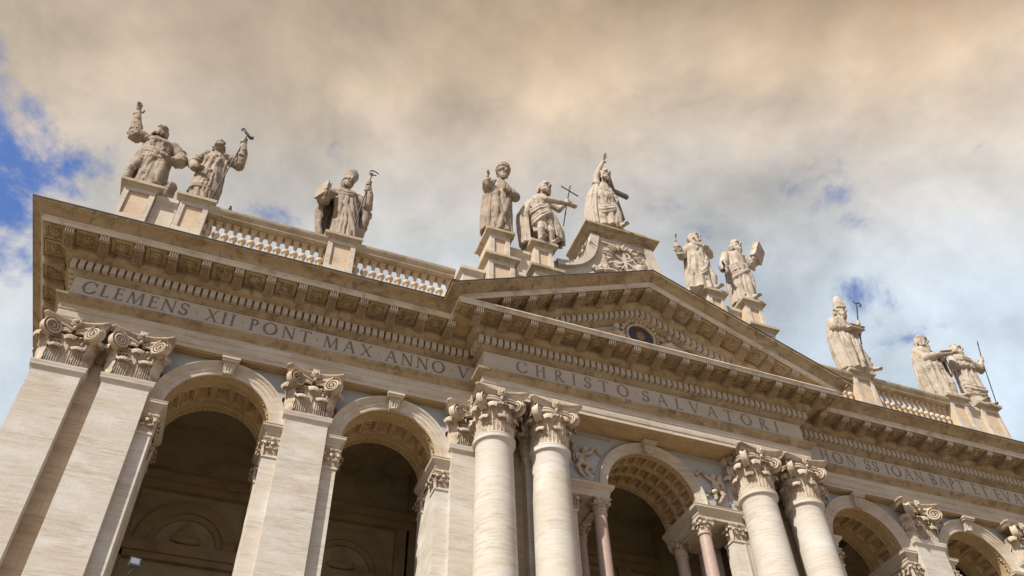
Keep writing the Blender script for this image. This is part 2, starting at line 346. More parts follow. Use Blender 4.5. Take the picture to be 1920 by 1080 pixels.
# dentils
def dentil_run(mb, a, b, nrm):
    a = Vector(a); b = Vector(b); L = (b-a).length; n = max(1, round(L/.337)); t = (b-a)/L; nv = Vector(nrm)
    for k in range(n):
        c = a+t*((k+.5)*L/n); p = c+nv*.19; q = c+nv*.42
        hw = .118
        xs = [p.x-t.x*hw, p.x+t.x*hw, q.x-t.x*hw, q.x+t.x*hw]; ys = [p.y-t.y*hw, p.y+t.y*hw, q.y-t.y*hw, q.y+t.y*hw]
        mb.box(min(xs), max(xs), min(ys), max(ys), 30.54, 30.925)
mb = MB()
dentil_run(mb, (-X0-.42, YW), (-XC-.42, YW), (0, -1)); dentil_run(mb, (XC+.42, YW), (X0+.42, YW), (0, -1)); dentil_run(mb, (-XC-.42, YC), (XC+.42, YC), (0, -1))
for s in (-1, 1):
    dentil_run(mb, (s*XC, YC-.10), (s*XC, YW-.50), (s, 0)); dentil_run(mb, (s*X0, 8), (s*X0, YW-.1), (s, 0))
mb.build('dentil_course', 'frieze', cornice)
# modillions and coffers
def modillion_mesh(shear=0.0):
    mb = MB(); w = .21
    pr = [(-.74, 31.50), (-.74, 31.06), (-.86, 31.02), (-1.02, 31.04), (-1.16, 31.12), (-1.28, 31.20), (-1.38, 31.22), (-1.46, 31.20), (-1.56, 31.19), (-1.64, 31.24), (-1.67, 31.31), (-1.66, 31.40), (-1.66, 31.50)]
    mb.poly_prism(pr, 'x', -w, w)
    mb.box(-w-.04, w+.04, -1.71, -.74, 31.43, 31.502)
    mb.poly_prism([(-1.56+.085*math.cos(k*PI/5), 31.29+.085*math.sin(k*PI/5)) for k in range(10)], 'x', -w-.035, w+.035)
    mb.poly_prism([(-.88+.11*math.cos(k*PI/5), 31.14+.11*math.sin(k*PI/5)) for k in range(10)], 'x', -w-.03, w+.03)
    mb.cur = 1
    for k in range(4):                                     # flutes on the front roll; their paler colour paints in sky light
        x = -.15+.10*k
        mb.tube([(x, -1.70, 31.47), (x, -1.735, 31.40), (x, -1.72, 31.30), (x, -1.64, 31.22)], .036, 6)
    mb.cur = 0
    for k in range(5):                                     # leaf ribs below
        x = -.14+.07*k; d = .03-abs(k-2)*.008
        mb.tube([(x*.5, -.82, 31.02), (x, -1.02, 31.02-d), (x*1.1, -1.22, 31.14-d), (x*.9, -1.44, 31.18-d)], .032, 5)
    if shear: mb.v = [(x, y, z+shear*x) for x, y, z in mb.v]
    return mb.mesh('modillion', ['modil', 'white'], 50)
def coffer_mesh(w, shear=0.0):
    mb = MB(); h = w/2; y0, y1 = -1.70, -.78
    for e, z, t in ((0, 31.40, .10), (.10, 31.445, .07)):
        a, b, c, d = -h+e, h-e, y0+e, y1-e
        for q in ((a, b, c, c+t), (a, b, d-t, d), (a, a+t, c+t, d-t), (b-t, b, c+t, d-t)): mb.box(*q, z, 31.503)
    mb.cur = 1
    cy = (y0+y1)/2; r = .27
    mb.lathe([(.02, 31.46), (r*.95, 31.455), (r*1.02, 31.42), (r*1.1, 31.455), (r*1.12, 31.5)], 0, cy, 18)
    mb.cur = 0
    for k in range(6):
        an = 2*PI*k/6; mb.ell((r*.58*math.cos(an), cy+r*.58*math.sin(an), 31.43), (.095, .095, .07), None, 7, 5)
    for k in range(5):
        an = 2*PI*(k+.5)/5; mb.ell((.07*math.cos(an), cy+.07*math.sin(an), 31.37), (.055, .055, .05), None, 6, 4)
    mb.ell((0, cy, 31.33), (.05, .05, .05), None, 7, 5)
    if shear: mb.v = [(x, y, z+shear*x) for x, y, z in mb.v]
    return mb.mesh('coffer_rosette', ['corn', 'soffit'], 50)
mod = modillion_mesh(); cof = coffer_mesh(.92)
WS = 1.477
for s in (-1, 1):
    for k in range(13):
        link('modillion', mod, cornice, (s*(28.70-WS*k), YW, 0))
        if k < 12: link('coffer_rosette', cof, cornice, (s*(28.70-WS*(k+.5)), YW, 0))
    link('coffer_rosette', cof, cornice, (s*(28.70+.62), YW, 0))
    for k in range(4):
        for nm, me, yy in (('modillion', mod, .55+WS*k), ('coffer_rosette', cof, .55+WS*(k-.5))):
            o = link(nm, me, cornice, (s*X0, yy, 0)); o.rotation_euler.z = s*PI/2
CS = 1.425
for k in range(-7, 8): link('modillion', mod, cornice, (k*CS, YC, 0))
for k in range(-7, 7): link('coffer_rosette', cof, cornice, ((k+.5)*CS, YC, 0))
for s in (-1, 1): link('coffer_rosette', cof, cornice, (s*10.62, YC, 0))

# --- pediment
SL = .4338; RISE = 36.98-32.10; ZT = 31.70
def rake(mb, prof, xcap=True):
    for s in (-1, 1):
        rows = []
        for d, zp in prof:
            xe = max(0.05, min((zp+RISE-ZT)/SL, XC+max(d, 0)))
            rows.append([(s*xe*t, YC-d, zp+RISE-SL*xe*t) for t in (0, .25, .5, .75, 1)])
        mb.grid(rows)
mb = MB()
tz = 31.16+RISE
mb.add([(-9.6, YC+.06, 31.6), (9.6, YC+.06, 31.6), (0, YC+.06, 36.0)], [(0, 1, 2)])
pediment = mb.build('pediment', 'frieze', F, 0)
mb = MB(); rake(mb, [(-.06, 30.25), (.05, 30.27), (.05, 30.33), (.10, 30.36), (.17, 30.46), (.20, 30.50), (.20, 30.92), (.42, 30.94), (.44, 30.97), (.52, 30.99), (.62, 31.05), (.70, 31.14), (.74, 31.17), (.74, 31.50)])
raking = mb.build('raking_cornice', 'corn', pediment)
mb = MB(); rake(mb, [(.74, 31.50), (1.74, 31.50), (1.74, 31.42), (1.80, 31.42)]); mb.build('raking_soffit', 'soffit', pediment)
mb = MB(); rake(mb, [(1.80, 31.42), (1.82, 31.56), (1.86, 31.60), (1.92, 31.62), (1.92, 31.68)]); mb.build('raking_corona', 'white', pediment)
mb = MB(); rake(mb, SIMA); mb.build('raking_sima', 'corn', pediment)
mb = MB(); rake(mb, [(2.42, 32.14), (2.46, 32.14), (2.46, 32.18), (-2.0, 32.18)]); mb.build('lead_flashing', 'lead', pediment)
mb = MB()
for s in (-1, 1):
    for k in range(30):
        x = s*(.337*(k+.5) if k else .337*.5)
        zb = 30.54+RISE-SL*abs(x)
        if zb+.385 < ZT+.05: continue
        mb.box(x-.118, x+.118, YC-.42, YC-.19, zb, zb+.385, -s*SL)
mb.build('dentil_course', 'frieze', pediment)
for s in (-1, 1):
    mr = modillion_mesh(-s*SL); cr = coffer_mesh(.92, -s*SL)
    for k in range(0, 7):
        if k: link('modillion', mr, pediment, (s*k*CS, YC, RISE-SL*k*CS))
        x = (k+.5)*CS
        if k < 6: link('coffer_rosette', cr, pediment, (s*x, YC, RISE-SL*x))
link('modillion', mod, pediment, (0, YC, RISE-.03))
# mosaic medallion with its stucco frame
mb = MB(); cz = 34.02; cxm = 0.0
def ring(mb, c, r0, r1, y0, y1, n=32, sx=1.0):
    pr = [(r0, y1), (r0, y0), ((r0+r1)/2, y0-.06), (r1, y0), (r1, y1)]
    mb.grid([[(c[0]+r*sx*math.cos(2*PI*k/n), y, c[1]+r*math.sin(2*PI*k/n)) for k in range(n)] for r, y in pr], closeu=True)
ring(mb, (cxm, cz), .78, .93, YC-.12, YC+.08)
random.seed(4)
for k in range(26):                                       # leafy scroll frame and flanking carved figures
    an = 2*PI*k/26; r = 1.05+.1*random.random()
    mb.ell((cxm+r*math.cos(an), YC-.08, cz+r*math.sin(an)), (.15, .12, .11), Matrix.Rotation(-an+random.uniform(-.6, .6), 3, 'Y'), 8, 5)
for s in (-1, 1):
    for k in range(22):
        t = k/21; x = s*(1.3+2.1*t); z = cz-.2-1.25*t+random.uniform(-.28, .28)*(1-.5*t)
        mb.ell((x, YC-.08-.1*random.random(), z), (.22*(1-.4*t), .16, .15), Matrix.Rotation(random.uniform(0, 3), 3, 'Y'), 8, 5)
    mb.tube([(s*1.1, YC-.1, cz-.5), (s*1.7, YC-.25, cz-.3), (s*2.1, YC-.2, cz-.75), (s*2.7, YC-.1, cz-1.1)], [.16, .2, .15, .08])
    mb.ell((s*1.62, YC-.3, cz+.12), (.17, .17, .2))
mb.build('medallion_frame', 'cap', pediment)
mb = MB()
mb.cur = 0; mb.poly_prism([(cxm+.8*math.cos(k*PI/16), cz+.8*math.sin(k*PI/16)) for k in range(32)], 'y', YC-.02, YC+.05)
mb.cur = 3; mb.ell((cxm, YC-.02, cz-.55), (.50, .03, .28), None, 16, 8)
mb.cur = 2; mb.ell((cxm, YC-.03, cz+.08), (.40, .04, .50), None, 16, 8)
mb.cur = 1; mb.ell((cxm, YC-.06, cz+.05), (.25, .05, .34), None, 16, 8)
mb.build('mosaic_medallion', ['mosaic', 'skin', 'hairb', 'red'], pediment)

# --- inscription lettering
def letter(ch, mb, ox, oy, h, y):
    T = .145; t = .07; SF = .035
    W = {'I': .34, 'L': .58, 'E': .58, 'S': .56, 'B': .62, 'P': .60, 'R': .74, 'T': .78, 'H': .84, 'N': .86, 'M': 1.0, 'A': .86, 'V': .84, 'X': .82, 'C': .82, 'O': .98, 'G': .88, '.': .26}[ch]
    th = [.008]
    def quad(p):
        th[0] += .0009; mb.poly_prism([(ox+a*h, oy+b*h) for a, b in p], 'y', y-th[0], y+.01)
    def st(x0, x1, w, y0=0., y1=1.):
        quad([(x0-w/2, y0), (x0+w/2, y0), (x1+w/2, y1), (x1-w/2, y1)])
    def sf(x, yb, w=.30): quad([(x-w/2, yb), (x+w/2, yb), (x+w/2-.03, yb+SF), (x-w/2+.03, yb+SF)])
    def arc(cx, cy, rx, ry, a0, a1, w0, w1, n=14):
        for k in range(n):
            p = []
            for kk in (k, k+1):
                a = a0+(a1-a0)*kk/n; w = w1+(w0-w1)*abs(math.cos(a))
                p.append(((cx+(rx-w)*math.cos(a), cy+(ry-w*.8)*math.sin(a)), (cx+rx*math.cos(a), cy+ry*math.sin(a))))
            quad([p[0][0], p[0][1], p[1][1], p[1][0]])
    if ch == 'I': st(.17, .17, T); sf(.17, 0); sf(.17, 1-SF)
    elif ch == 'L': st(.17, .17, T); sf(.17, 0); sf(.17, 1-SF); quad([(.17, 0), (.56, 0), (.60, .2), (.56, .2), (.50, .055), (.17, .055)])
    elif ch == 'E':
        st(.17, .17, T); sf(.13, 0, .22); sf(.13, 1-SF, .22)
        quad([(.17, 0), (.56, 0), (.60, .2), (.56, .2), (.50, .06), (.17, .06)]); quad([(.17, .94), (.48, .94), (.53, .82), (.56, .82), (.54, 1), (.17, 1)]); quad([(.17, .49), (.46, .49), (.46, .55), (.17, .55)]); quad([(.44, .42), (.475, .42), (.475, .62), (.44, .62)])
    elif ch == 'T': st(.39, .39, T); sf(.39, 0); quad([(0, 1), (.78, 1), (.78, .80), (.75, .80), (.70, .94), (.08, .94), (.03, .80), (0, .80)])
    elif ch == 'H':
        for x in (.17, .67): st(x, x, T); sf(x, 0); sf(x, 1-SF)
        quad([(.17, .49), (.67, .49), (.67, .555), (.17, .555)])
    elif ch == 'N': st(.14, .14, t); sf(.14, 0, .26); sf(.10, 1-SF, .2); st(.74, .14, T*1.1); st(.74, .74, t); sf(.74, 1-SF, .26)
    elif ch == 'M':
        st(.10, .18, t); sf(.10, 0, .24); st(.50, .19, T); st(.48, .80, t); st(.90, .82, T); sf(.90, 0, .28); sf(.15, 1-SF, .14); sf(.86, 1-SF, .14)
    elif ch == 'A': st(.10, .42, t); st(.76, .43, T*1.05); sf(.10, 0, .24); sf(.76, 0, .28); quad([(.22, .34), (.60, .34), (.58, .40), (.24, .40)])
    elif ch == 'V': st(.42, .08, T*1.05); st(.42, .76, t); sf(.08, 1-SF, .28); sf(.76, 1-SF, .24)
    elif ch == 'X': st(.70, .12, T); st(.12, .70, t); sf(.12, 0, .24); sf(.70, 0, .28); sf(.12, 1-SF, .28); sf(.70, 1-SF, .24)
    elif ch == 'O': arc(.49, .5, .47, .52, 0, 2*PI, T*1.05, t*.9, 30)
    elif ch == 'C': arc(.47, .5, .45, .52, .72, 2*PI-.72, T*1.05, t*.9, 24); quad([(.76, .66), (.82, .66), (.82, .92), (.79, .92)]); quad([(.78, .10), (.82, .14), (.82, .34), (.77, .30)])
    elif ch == 'G': arc(.47, .5, .45, .52, .72, 2*PI-.55, T*1.05, t*.9, 24); st(.78, .78, T, .05, .45); sf(.76, .45, .28)
    elif ch == 'S': arc(.27, .745, .235, .27, .5, 1.5*PI, T*.85, t, 14); arc(.28, .265, .255, .28, -PI*.9, .5*PI, T*.95, t, 16); quad([(.27, .475), (.27, .545), (.38, .52), (.42, .44)]); quad([(.47, .70), (.51, .70), (.51, .93), (.47, .93)]); quad([(.02, .06), (.06, .04), (.06, .30), (.02, .30)])
    elif ch in 'PRB':
        st(.17, .17, T); sf(.17, 0); sf(.13, 1-SF, .22)
        arc(.28, .74, .30, .265, -PI/2, PI/2, T, t*.9, 12); quad([(.17, .94), (.29, .94), (.29, 1.0), (.17, 1.0)]); quad([(.17, .475), (.29, .475), (.29, .535), (.17, .535)])
        if ch == 'R': st(.66, .30, T*1.05, 0, .5); sf(.68, 0, .24)
        if ch == 'B': arc(.28, .265, .34, .265, -PI/2, PI/2, T, t*.9, 12); quad([(.17, 0), (.29, 0), (.29, .06), (.17, .06)])
    elif ch == '.': quad([(.05, .56), (.13, .47), (.21, .56), (.15, .45), (.14, .36), (.12, .36), (.11, .45)])
    return W
def text_line(parts, h, base, y, mat, parent):
    for word, xa, xb in parts:
        ws = []
        tmp = MB()
        for c in word: ws.append(letter(c, tmp, 0, 0, h, 0)*h)
        gap = (xb-xa-sum(ws))/max(1, len(word)-1); x = xa
        for c, w in zip(word, ws):
            mb = MB(); letter(c, mb, x, base, h, y)
            mb.build('dot' if c == '.' else 'letter', mat, parent, 0); x += w+gap
LB = 29.41; LH = .72
text_line([('CLEMENS', -27.62, -23.05), ('.', -22.78, -22.58), ('XII', -22.30, -20.95), ('.', -20.72, -20.5), ('PONT', -20.32, -17.42), ('.', -17.22, -17.0), ('MAX', -16.82, -14.45), ('.', -14.22, -14.0), ('ANNO', -13.80, -10.75), ('.', -10.52, -10.3), ('V', -10.10, -9.5)], LH, LB, YW, 'letter', frieze)
text_line([('CHRISTO', -7.52, -1.28), ('.', -.95, -.72), ('SALVATORI', -.52, 7.72), ('.', 7.95, 8.15)], LH, LB, YC, 'letterc', frieze)
text_line([('.', 10.85, 11.05), ('HON', 11.35, 13.75), ('.', 13.95, 14.15), ('SS', 14.38, 15.35), ('.', 15.52, 15.7), ('IOAN', 15.85, 18.55), ('.', 18.68, 18.86), ('BAPT', 19.02, 21.6), ('.', 21.78, 21.96), ('ET', 22.16, 23.38), ('.', 23.5, 23.68), ('EVANG', 23.86, 27.6)], LH, LB, YW, 'letterc', frieze)

# --- walls with arched openings
def arch_pts(c, r, n=24): return [(c+r*math.cos(PI-PI*k/n), SPR+r*math.sin(PI*k/n)) for k in range(n+1)]
ZF = 14.5
def arch_panel(mb, c, r, xa, xb, y, zt, zb, spand=None):
    # wall around one arched opening between xa and xb; the part above the springing goes to `spand`
    sp = spand or mb
    pts = arch_pts(c, r)
    top = [(c-(c-xa), zt)]
    for i in range(len(pts)-1):
        (x0, z0), (x1, z1) = pts[i], pts[i+1]
        sp.add([(x0, y, z0), (x1, y, z1), (x1, y, zt), (x0, y, zt)], [(0, 1, 2, 3)])
    for a, b in ((xa, c-r), (c+r, xb)):
        sp.add([(a, y, SPR), (b, y, SPR), (b, y, zt), (a, y, zt)], [(0, 1, 2, 3)])
        mb.add([(a, y, zb), (b, y, zb), (b, y, SPR), (a, y, SPR)], [(0, 1, 2, 3)])
    mb.add([(c-r, y, 0), (c+r, y, 0), (c+r, y, zb), (c-r, y, zb)], [(0, 1, 2, 3)])
    for a, b in ((xa, c-r), (c+r, xb)):
        mb.add([(a, y, 0), (b, y, 0), (b, y, zb), (a, y, zb)], [(0, 1, 2, 3)])
wall = MB(); spds = []; back = MB()
for s in (-1, 1):
    for c in (13.08, 20.66):
        c = s*c; spd = MB(); spds.append(spd); arch_panel(wall, c, RW, c-3.05, c+3.05, WALL, ZS+.05, ZF, spd); arch_panel(back, c, RW, c-3.79, c+3.79, 3.2, 29.4, ZF)
    xs = sorted((s*(20.66+3.05), s*(X0-.05))); wall.add([(xs[0], WALL, 0), (xs[1], WALL, 0), (xs[1], WALL, ZS+.05), (xs[0], WALL, ZS+.05)], [(0, 1, 2, 3)])
    xs = sorted((s*(13.08+3.05), s*(20.66-3.05))); wall.add([(xs[0], WALL, 0), (xs[1], WALL, 0), (xs[1], WALL, ZS+.05), (xs[0], WALL, ZS+.05)], [(0, 1, 2, 3)])
    xs = sorted((s*(13.08-3.05), s*4.80)); wall.add([(xs[0], WALL, 0), (xs[1], WALL, 0), (xs[1], WALL, ZS+.05), (xs[0], WALL, ZS+.05)], [(0, 1, 2, 3)])
    xs = sorted((s*(20.66+3.79), s*X0)); back.add([(xs[0], 3.2, 0), (xs[1], 3.2, 0), (xs[1], 3.2, 29.4), (xs[0], 3.2, 29.4)], [(0, 1, 2, 3)])
    xs = sorted((s*(13.08-3.79), s*4.3)); back.add([(xs[0], 3.2, 0), (xs[1], 3.2, 0), (xs[1], 3.2, 29.4), (xs[0], 3.2, 29.4)], [(0, 1, 2, 3)])
    wall.box(*sorted((s*(X0-.05), s*(X0-.04))), WALL, 14, 0, 31.5)
YB = .05                                              # plane of the central bay
pts = arch_pts(0, RC); spd = MB(); spds.append(spd)
for i in range(len(pts)-1):
    (x0, z0), (x1, z1) = pts[i], pts[i+1]
    spd.add([(x0, YB, z0), (x1, YB, z1), (x1, YB, ZS+.05), (x0, YB, ZS+.05)], [(0, 1, 2, 3)])
    back.add([(x0, 3.2, z0), (x1, 3.2, z1), (x1, 3.2, 29.4), (x0, 3.2, 29.4)], [(0, 1, 2, 3)])
for s in (-1, 1):
    xs = sorted((s*RC, s*4.82)); spd.add([(xs[0], YB, SPR), (xs[1], YB, SPR), (xs[1], YB, ZS+.05), (xs[0], YB, ZS+.05)], [(0, 1, 2, 3)])
    xs = sorted((s*RC, s*4.3)); back.add([(xs[0], 3.2, SPR), (xs[1], 3.2, SPR), (xs[1], 3.2, 29.4), (xs[0], 3.2, 29.4)], [(0, 1, 2, 3)])
    wall.box(*sorted((s*4.80, s*4.83)), YB, WALL+.01, 0, ZS+.05)
wall.box(-4.80, 4.80, YB, .4, 0, ZF)
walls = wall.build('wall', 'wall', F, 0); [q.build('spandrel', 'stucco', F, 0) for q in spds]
# --- loggia behind the arches
mb = MB(); YBK = 9.2
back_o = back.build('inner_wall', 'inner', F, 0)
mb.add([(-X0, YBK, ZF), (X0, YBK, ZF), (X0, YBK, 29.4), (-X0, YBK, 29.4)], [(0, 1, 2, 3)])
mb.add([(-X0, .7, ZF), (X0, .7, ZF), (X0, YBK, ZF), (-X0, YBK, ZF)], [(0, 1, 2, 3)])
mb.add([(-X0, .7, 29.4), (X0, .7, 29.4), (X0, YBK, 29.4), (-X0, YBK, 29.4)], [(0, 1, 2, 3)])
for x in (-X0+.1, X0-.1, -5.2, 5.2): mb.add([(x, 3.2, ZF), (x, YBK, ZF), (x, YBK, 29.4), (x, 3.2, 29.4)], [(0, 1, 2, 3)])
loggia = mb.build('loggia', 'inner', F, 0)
mb = MB()
for c in BAYS+(0,):
    r0, r1 = 1.75, 2.35; zs = 23.1; n = 24
    for ra, rb, ya in ((r0, r1, YBK-.25), (1.45, r0, YBK-.12)):
        mb.grid([[(c+r*math.cos(PI*k/n), y, zs+r*math.sin(PI*k/n)) for k in range(n+1)] for r, y in ((ra, YBK), (ra, ya), (rb, ya), (rb, YBK))])
    mb.box(c-3.2, c+3.2, YBK-.45, YBK, 22.5, 23.05); mb.box(c-3.2, c+3.2, YBK-.3, YBK, 22.2, 22.5)
    for s in (-1, 1): mb.box(c+s*2.95-.35, c+s*2.95+.35, YBK-.3, YBK, 14.5, 26.3)
    mb.ell((c, YBK-.1, 23.5), (.75, .15, .25)); mb.poly_prism([(c-.6, 23.6), (c+.6, 23.6), (c+.2, 24.0), (c, 24.5), (c-.2, 24.0)], 'y', YBK-.2, YBK)
mb.box(-X0+.2, X0-.2, YBK-.55, YBK, 26.3, 26.75); mb.box(-X0+.2, X0-.2, YBK-.35, YBK, 25.9, 26.3)
for x in (-24.4, -16.9, -9.4, 9.4, 16.9, 24.4): mb.box(x-.55, x+.55, 3.2, YBK, 27.9, 29.4); mb.box(x-.5, x+.5, YBK-.3, YBK, ZF, 27.9)
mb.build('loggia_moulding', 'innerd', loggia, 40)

# --- arches
def arch_unit(c, r, r_out, yf, yb, rows, cells, kx):
    n = 40
    A = lambda k: PI-PI*k/n
    mb = MB(); w = r_out-r
    prof = [(r, yf+.05), (r, yf-.02), (r+w*.30, yf-.03), (r+w*.32, yf-.06), (r+w*.62, yf-.07), (r+w*.64, yf-.10), (r+w*.78, yf-.12), (r+w*.86, yf-.19), (r+w*.93, yf-.22), (r_out, yf-.22), (r_out, yf+.12)]
    mb.grid([[(c+q*math.cos(A(k)), y, SPR+q*math.sin(A(k))) for k in range(n+1)] for q, y in prof])
    arch = mb.build('arch', 'arch', F)
    # keystone
    mb = MB(); zt = SPR+r_out+.02; zb = SPR+r-.06; h = zt-zb
    for k, (wx, d) in enumerate(((.21, .36), (.24, .42))): pass
    mb.taper((c-.20, c+.20, yf-.26, yf+.05, zb), (c-.27, c+.27, yf-.40, yf+.05, zt-.20))
    mb.box(c-.36, c+.36, yf-.52, yf+.05, zt-.20, zt-.10); mb.box(c-.40, c+.40, yf-.57, yf+.05, zt-.10, zt+.01)
    for kx_ in (-.13, 0, .13): mb.tube([(c+kx_*.85, yf-.27, zb+.02), (c+kx_, yf-.40, zt-.22)], .04, 6)
    for q in range(5): mb.ell((c, yf-.31-.024*q, zb+.10+.11*q), (.05, .05, .05), None, 6, 4)
    mb.ell((c, yf-.26, zb), (.16, .1, .09), None, 8, 6)
    mb.build('keystone', 'arch', arch)
    # coffered intrados
    mb = MB(); rand = random.Random(7)
    def P(a, y, q=0.0): return (c+(r-q)*math.cos(a), y, SPR+(r-q)*math.sin(a))
    bw = .30 if rows > 1 else .46
    def strip(y0, y1, q=0.0): mb.grid([[P(A(k), y, q) for k in range(n+1)] for y in (y0, y1)])
    y0, y1 = yf, yb
    strip(y0, y0+bw); strip(y1-bw, y1)
    for yy in (y0+.03, y0+bw-.03, y1-bw+.03, y1-.03):
        mb.grid([[P(A(k), yy+.035*math.cos(t), .035*math.sin(t)) for k in range(n+1)] for t in (0, PI/3, 2*PI/3, PI)])
    m = int(PI*r/.17)
    for k in range(m):                                     # leaf-scroll ornament of the border bands
        a = PI-PI*(k+.5)/m
        for yy in (y0+bw/2, y1-bw/2):
            o = .055*math.sin(k*1.7)
            mb.ell(P(a, yy+o, .02), (.085, .055, .06), Matrix.Rotation(PI/2-a, 3, 'Y') @ Matrix.Rotation(rand.uniform(-.8, .8), 3, 'Z'), 6, 4)
    ya, yb_ = y0+bw, y1-bw; dy = (yb_-ya)/rows
    for i in range(cells):
        a0, a1 = PI-PI*i/cells, PI-PI*(i+1)/cells
        da = a1-a0
        for j in range(rows):
            b0, b1 = ya+dy*j, ya+dy*(j+1)
            rings = []
            sub = 3
            def loop(ea, eb, q):
                aa0, aa1 = a0+da*ea, a1-da*ea; bb0, bb1 = b0+dy*eb, b1-dy*eb
                return [P(aa0+(aa1-aa0)*t/sub, bb0, q) for t in range(sub)]+[P(aa1, bb0+(bb1-bb0)*t/sub, q) for t in range(sub)]+[P(aa1-(aa1-aa0)*t/sub, bb1, q) for t in range(sub)]+[P(aa0, bb1-(bb1-bb0)*t/sub, q) for t in range(sub)]
            if rows == 1: L = [loop(0, 0, 0), loop(.10, .20, 0), loop(.11, .21, .04), loop(.15, .23, .04), loop(.16, .24, -.03), loop(.22, .28, -.03), loop(.24, .295, -.16)]
            else: L = [loop(0, 0, 0), loop(.10, .10, 0), loop(.13, .13, -.05), loop(.17, .17, -.05), loop(.20, .20, -.17)]
            mb.grid(L, closeu=True); mb.capfan(L[-1])
            am, bm = (a0+a1)/2, (b0+b1)/2; q = -.14 if rows == 1 else -.12
            rr = .42*min(abs(da)*r, dy)*.62
            for k in range(7):
                t = 2*PI*k/7
                mb.ell(P(am+rr*math.cos(t)*.65/r, bm+rr*math.sin(t)*.65, q), (rr*.36, rr*.36, rr*.3), None, 6, 4)
            mb.ell(P(am, bm, q+.05), rr*.3, None, 6, 4)
    mb.build('coffered_intrados', 'soffit', arch, 40)
    return arch
for c in BAYS: arch_unit(c, RW, 2.86, .5, 3.2, 1, 9, 0)
arch_unit(0, RC, 2.93, .0, 3.2, 3, 13, 0)

# --- capitals
def leaf(mb, base, n, H, W, out=.10, curl=.13, lean=.0, seg=13, us=9):
    n = Vector((n[0], n[1], 0)).normalized(); t = Vector((-n.y, n.x, 0)); base = Vector(base); rows = []
    rc = curl*H
    for i in range(seg+1):
        v = i/seg
        if v < .66: z = H*(1-curl*1.0)*v/.66; o = out*(.35+.65*(v/.66)**1.5); cu = 0
        else:
            a = (v-.66)/.34*R(215); z = H*(1-curl)+rc*math.sin(a); o = out+rc*1.15*(1-math.cos(a))*.9; cu = a
        w = W/2*(.80+.25*math.sin(PI*min(v, .8)))*(1+.13*math.sin(v*2*PI*4.5))
        if v > .66: w *= 1-.42*((v-.66)/.34)**2
        row = []
        for j in range(us):
            u = -1+2*j/(us-1)
            rib = .028*math.cos(u*PI*3.5)*(1 if v < .8 else .6)*W/.8
            side = -.09*W*u*u*(1+.5*(v < .6))
            row.append(tuple(base+n*(o+rib+side+lean*z)+t*(u*w)+Vector((0, 0, z-.035*u*u*H*(v > .6)))))
        rows.append(row)
    mb.grid(rows)
def volute(mb, c, n, r, th=.22, turn=1, start=PI/2):
    # scroll with its spiral fillet on both faces; n = horizontal normal, c = centre
    n = Vector((n[0], n[1], 0)).normalized(); t = Vector((-n.y, n.x, 0)); c = Vector(c); Z = Vector((0, 0, 1))
    K = 26
    for sgn in (1,):
        rows = []
        for q, hh in ((.0, th*.16), (.86, th*.16), (.98, th*.46), (1.0, th*.25), (.86, 0), (1.0, -th*.25), (.98, -th*.46), (.86, -th*.16), (0, -th*.16)):
            rows.append([tuple(c+n*hh+r*q*(t*math.cos(2*PI*k/K)+Z*math.sin(2*PI*k/K))) for k in range(K)])
        mb.grid(rows, closeu=True)
    for face in (1, -1):
        pts = []; rad = []; m = 46
        for k in range(m+1):
            s = k/m; a = start-turn*face*0-turn*s*2*PI*2.6; rr = r*(.93-.80*s**.85)
            pts.append(c+n*face*th*.40+t*(rr*math.cos(a))+Z*(rr*math.sin(a))); rad.append(r*(.150-.075*s))
        mb.tube(pts, rad, 6)
        mb.ell(c+n*face*th*.45, r*.13, None, 8, 6)
def fleuron(mb, x, y, z, s=1.0, ny=-1):
    rd = random.Random(3)
    for k in range(9):
        a = 2*PI*k/9; mb.ell((x+.17*s*math.cos(a), y-.02, z+.16*s*math.sin(a)), (.09*s, .10*s, .09*s), None, 7, 5)
    mb.ell((x, y-.1*s, z), (.11*s, .12*s, .11*s), None, 8, 6)
    for k in range(5): mb.ell((x+(-.16+.08*k)*s, y-.02, z+.24*s), (.05*s, .07*s, .11*s), None, 6, 5)
    mb.ell((x, y, z-.34*s), (.10*s, .09*s, .13*s), None, 8, 6)
    for sx in (-1, 1): mb.tube([(x, y, z-.2*s), (x+sx*.2*s, y-.02, z-.2*s), (x+sx*.25*s, y, z-.08*s)], [.05*s, .045*s, .03*s], 6)
def beads(mb, pts, r):
    for p in pts: mb.ell(p, r, None, 8, 5)
HC = 2.29
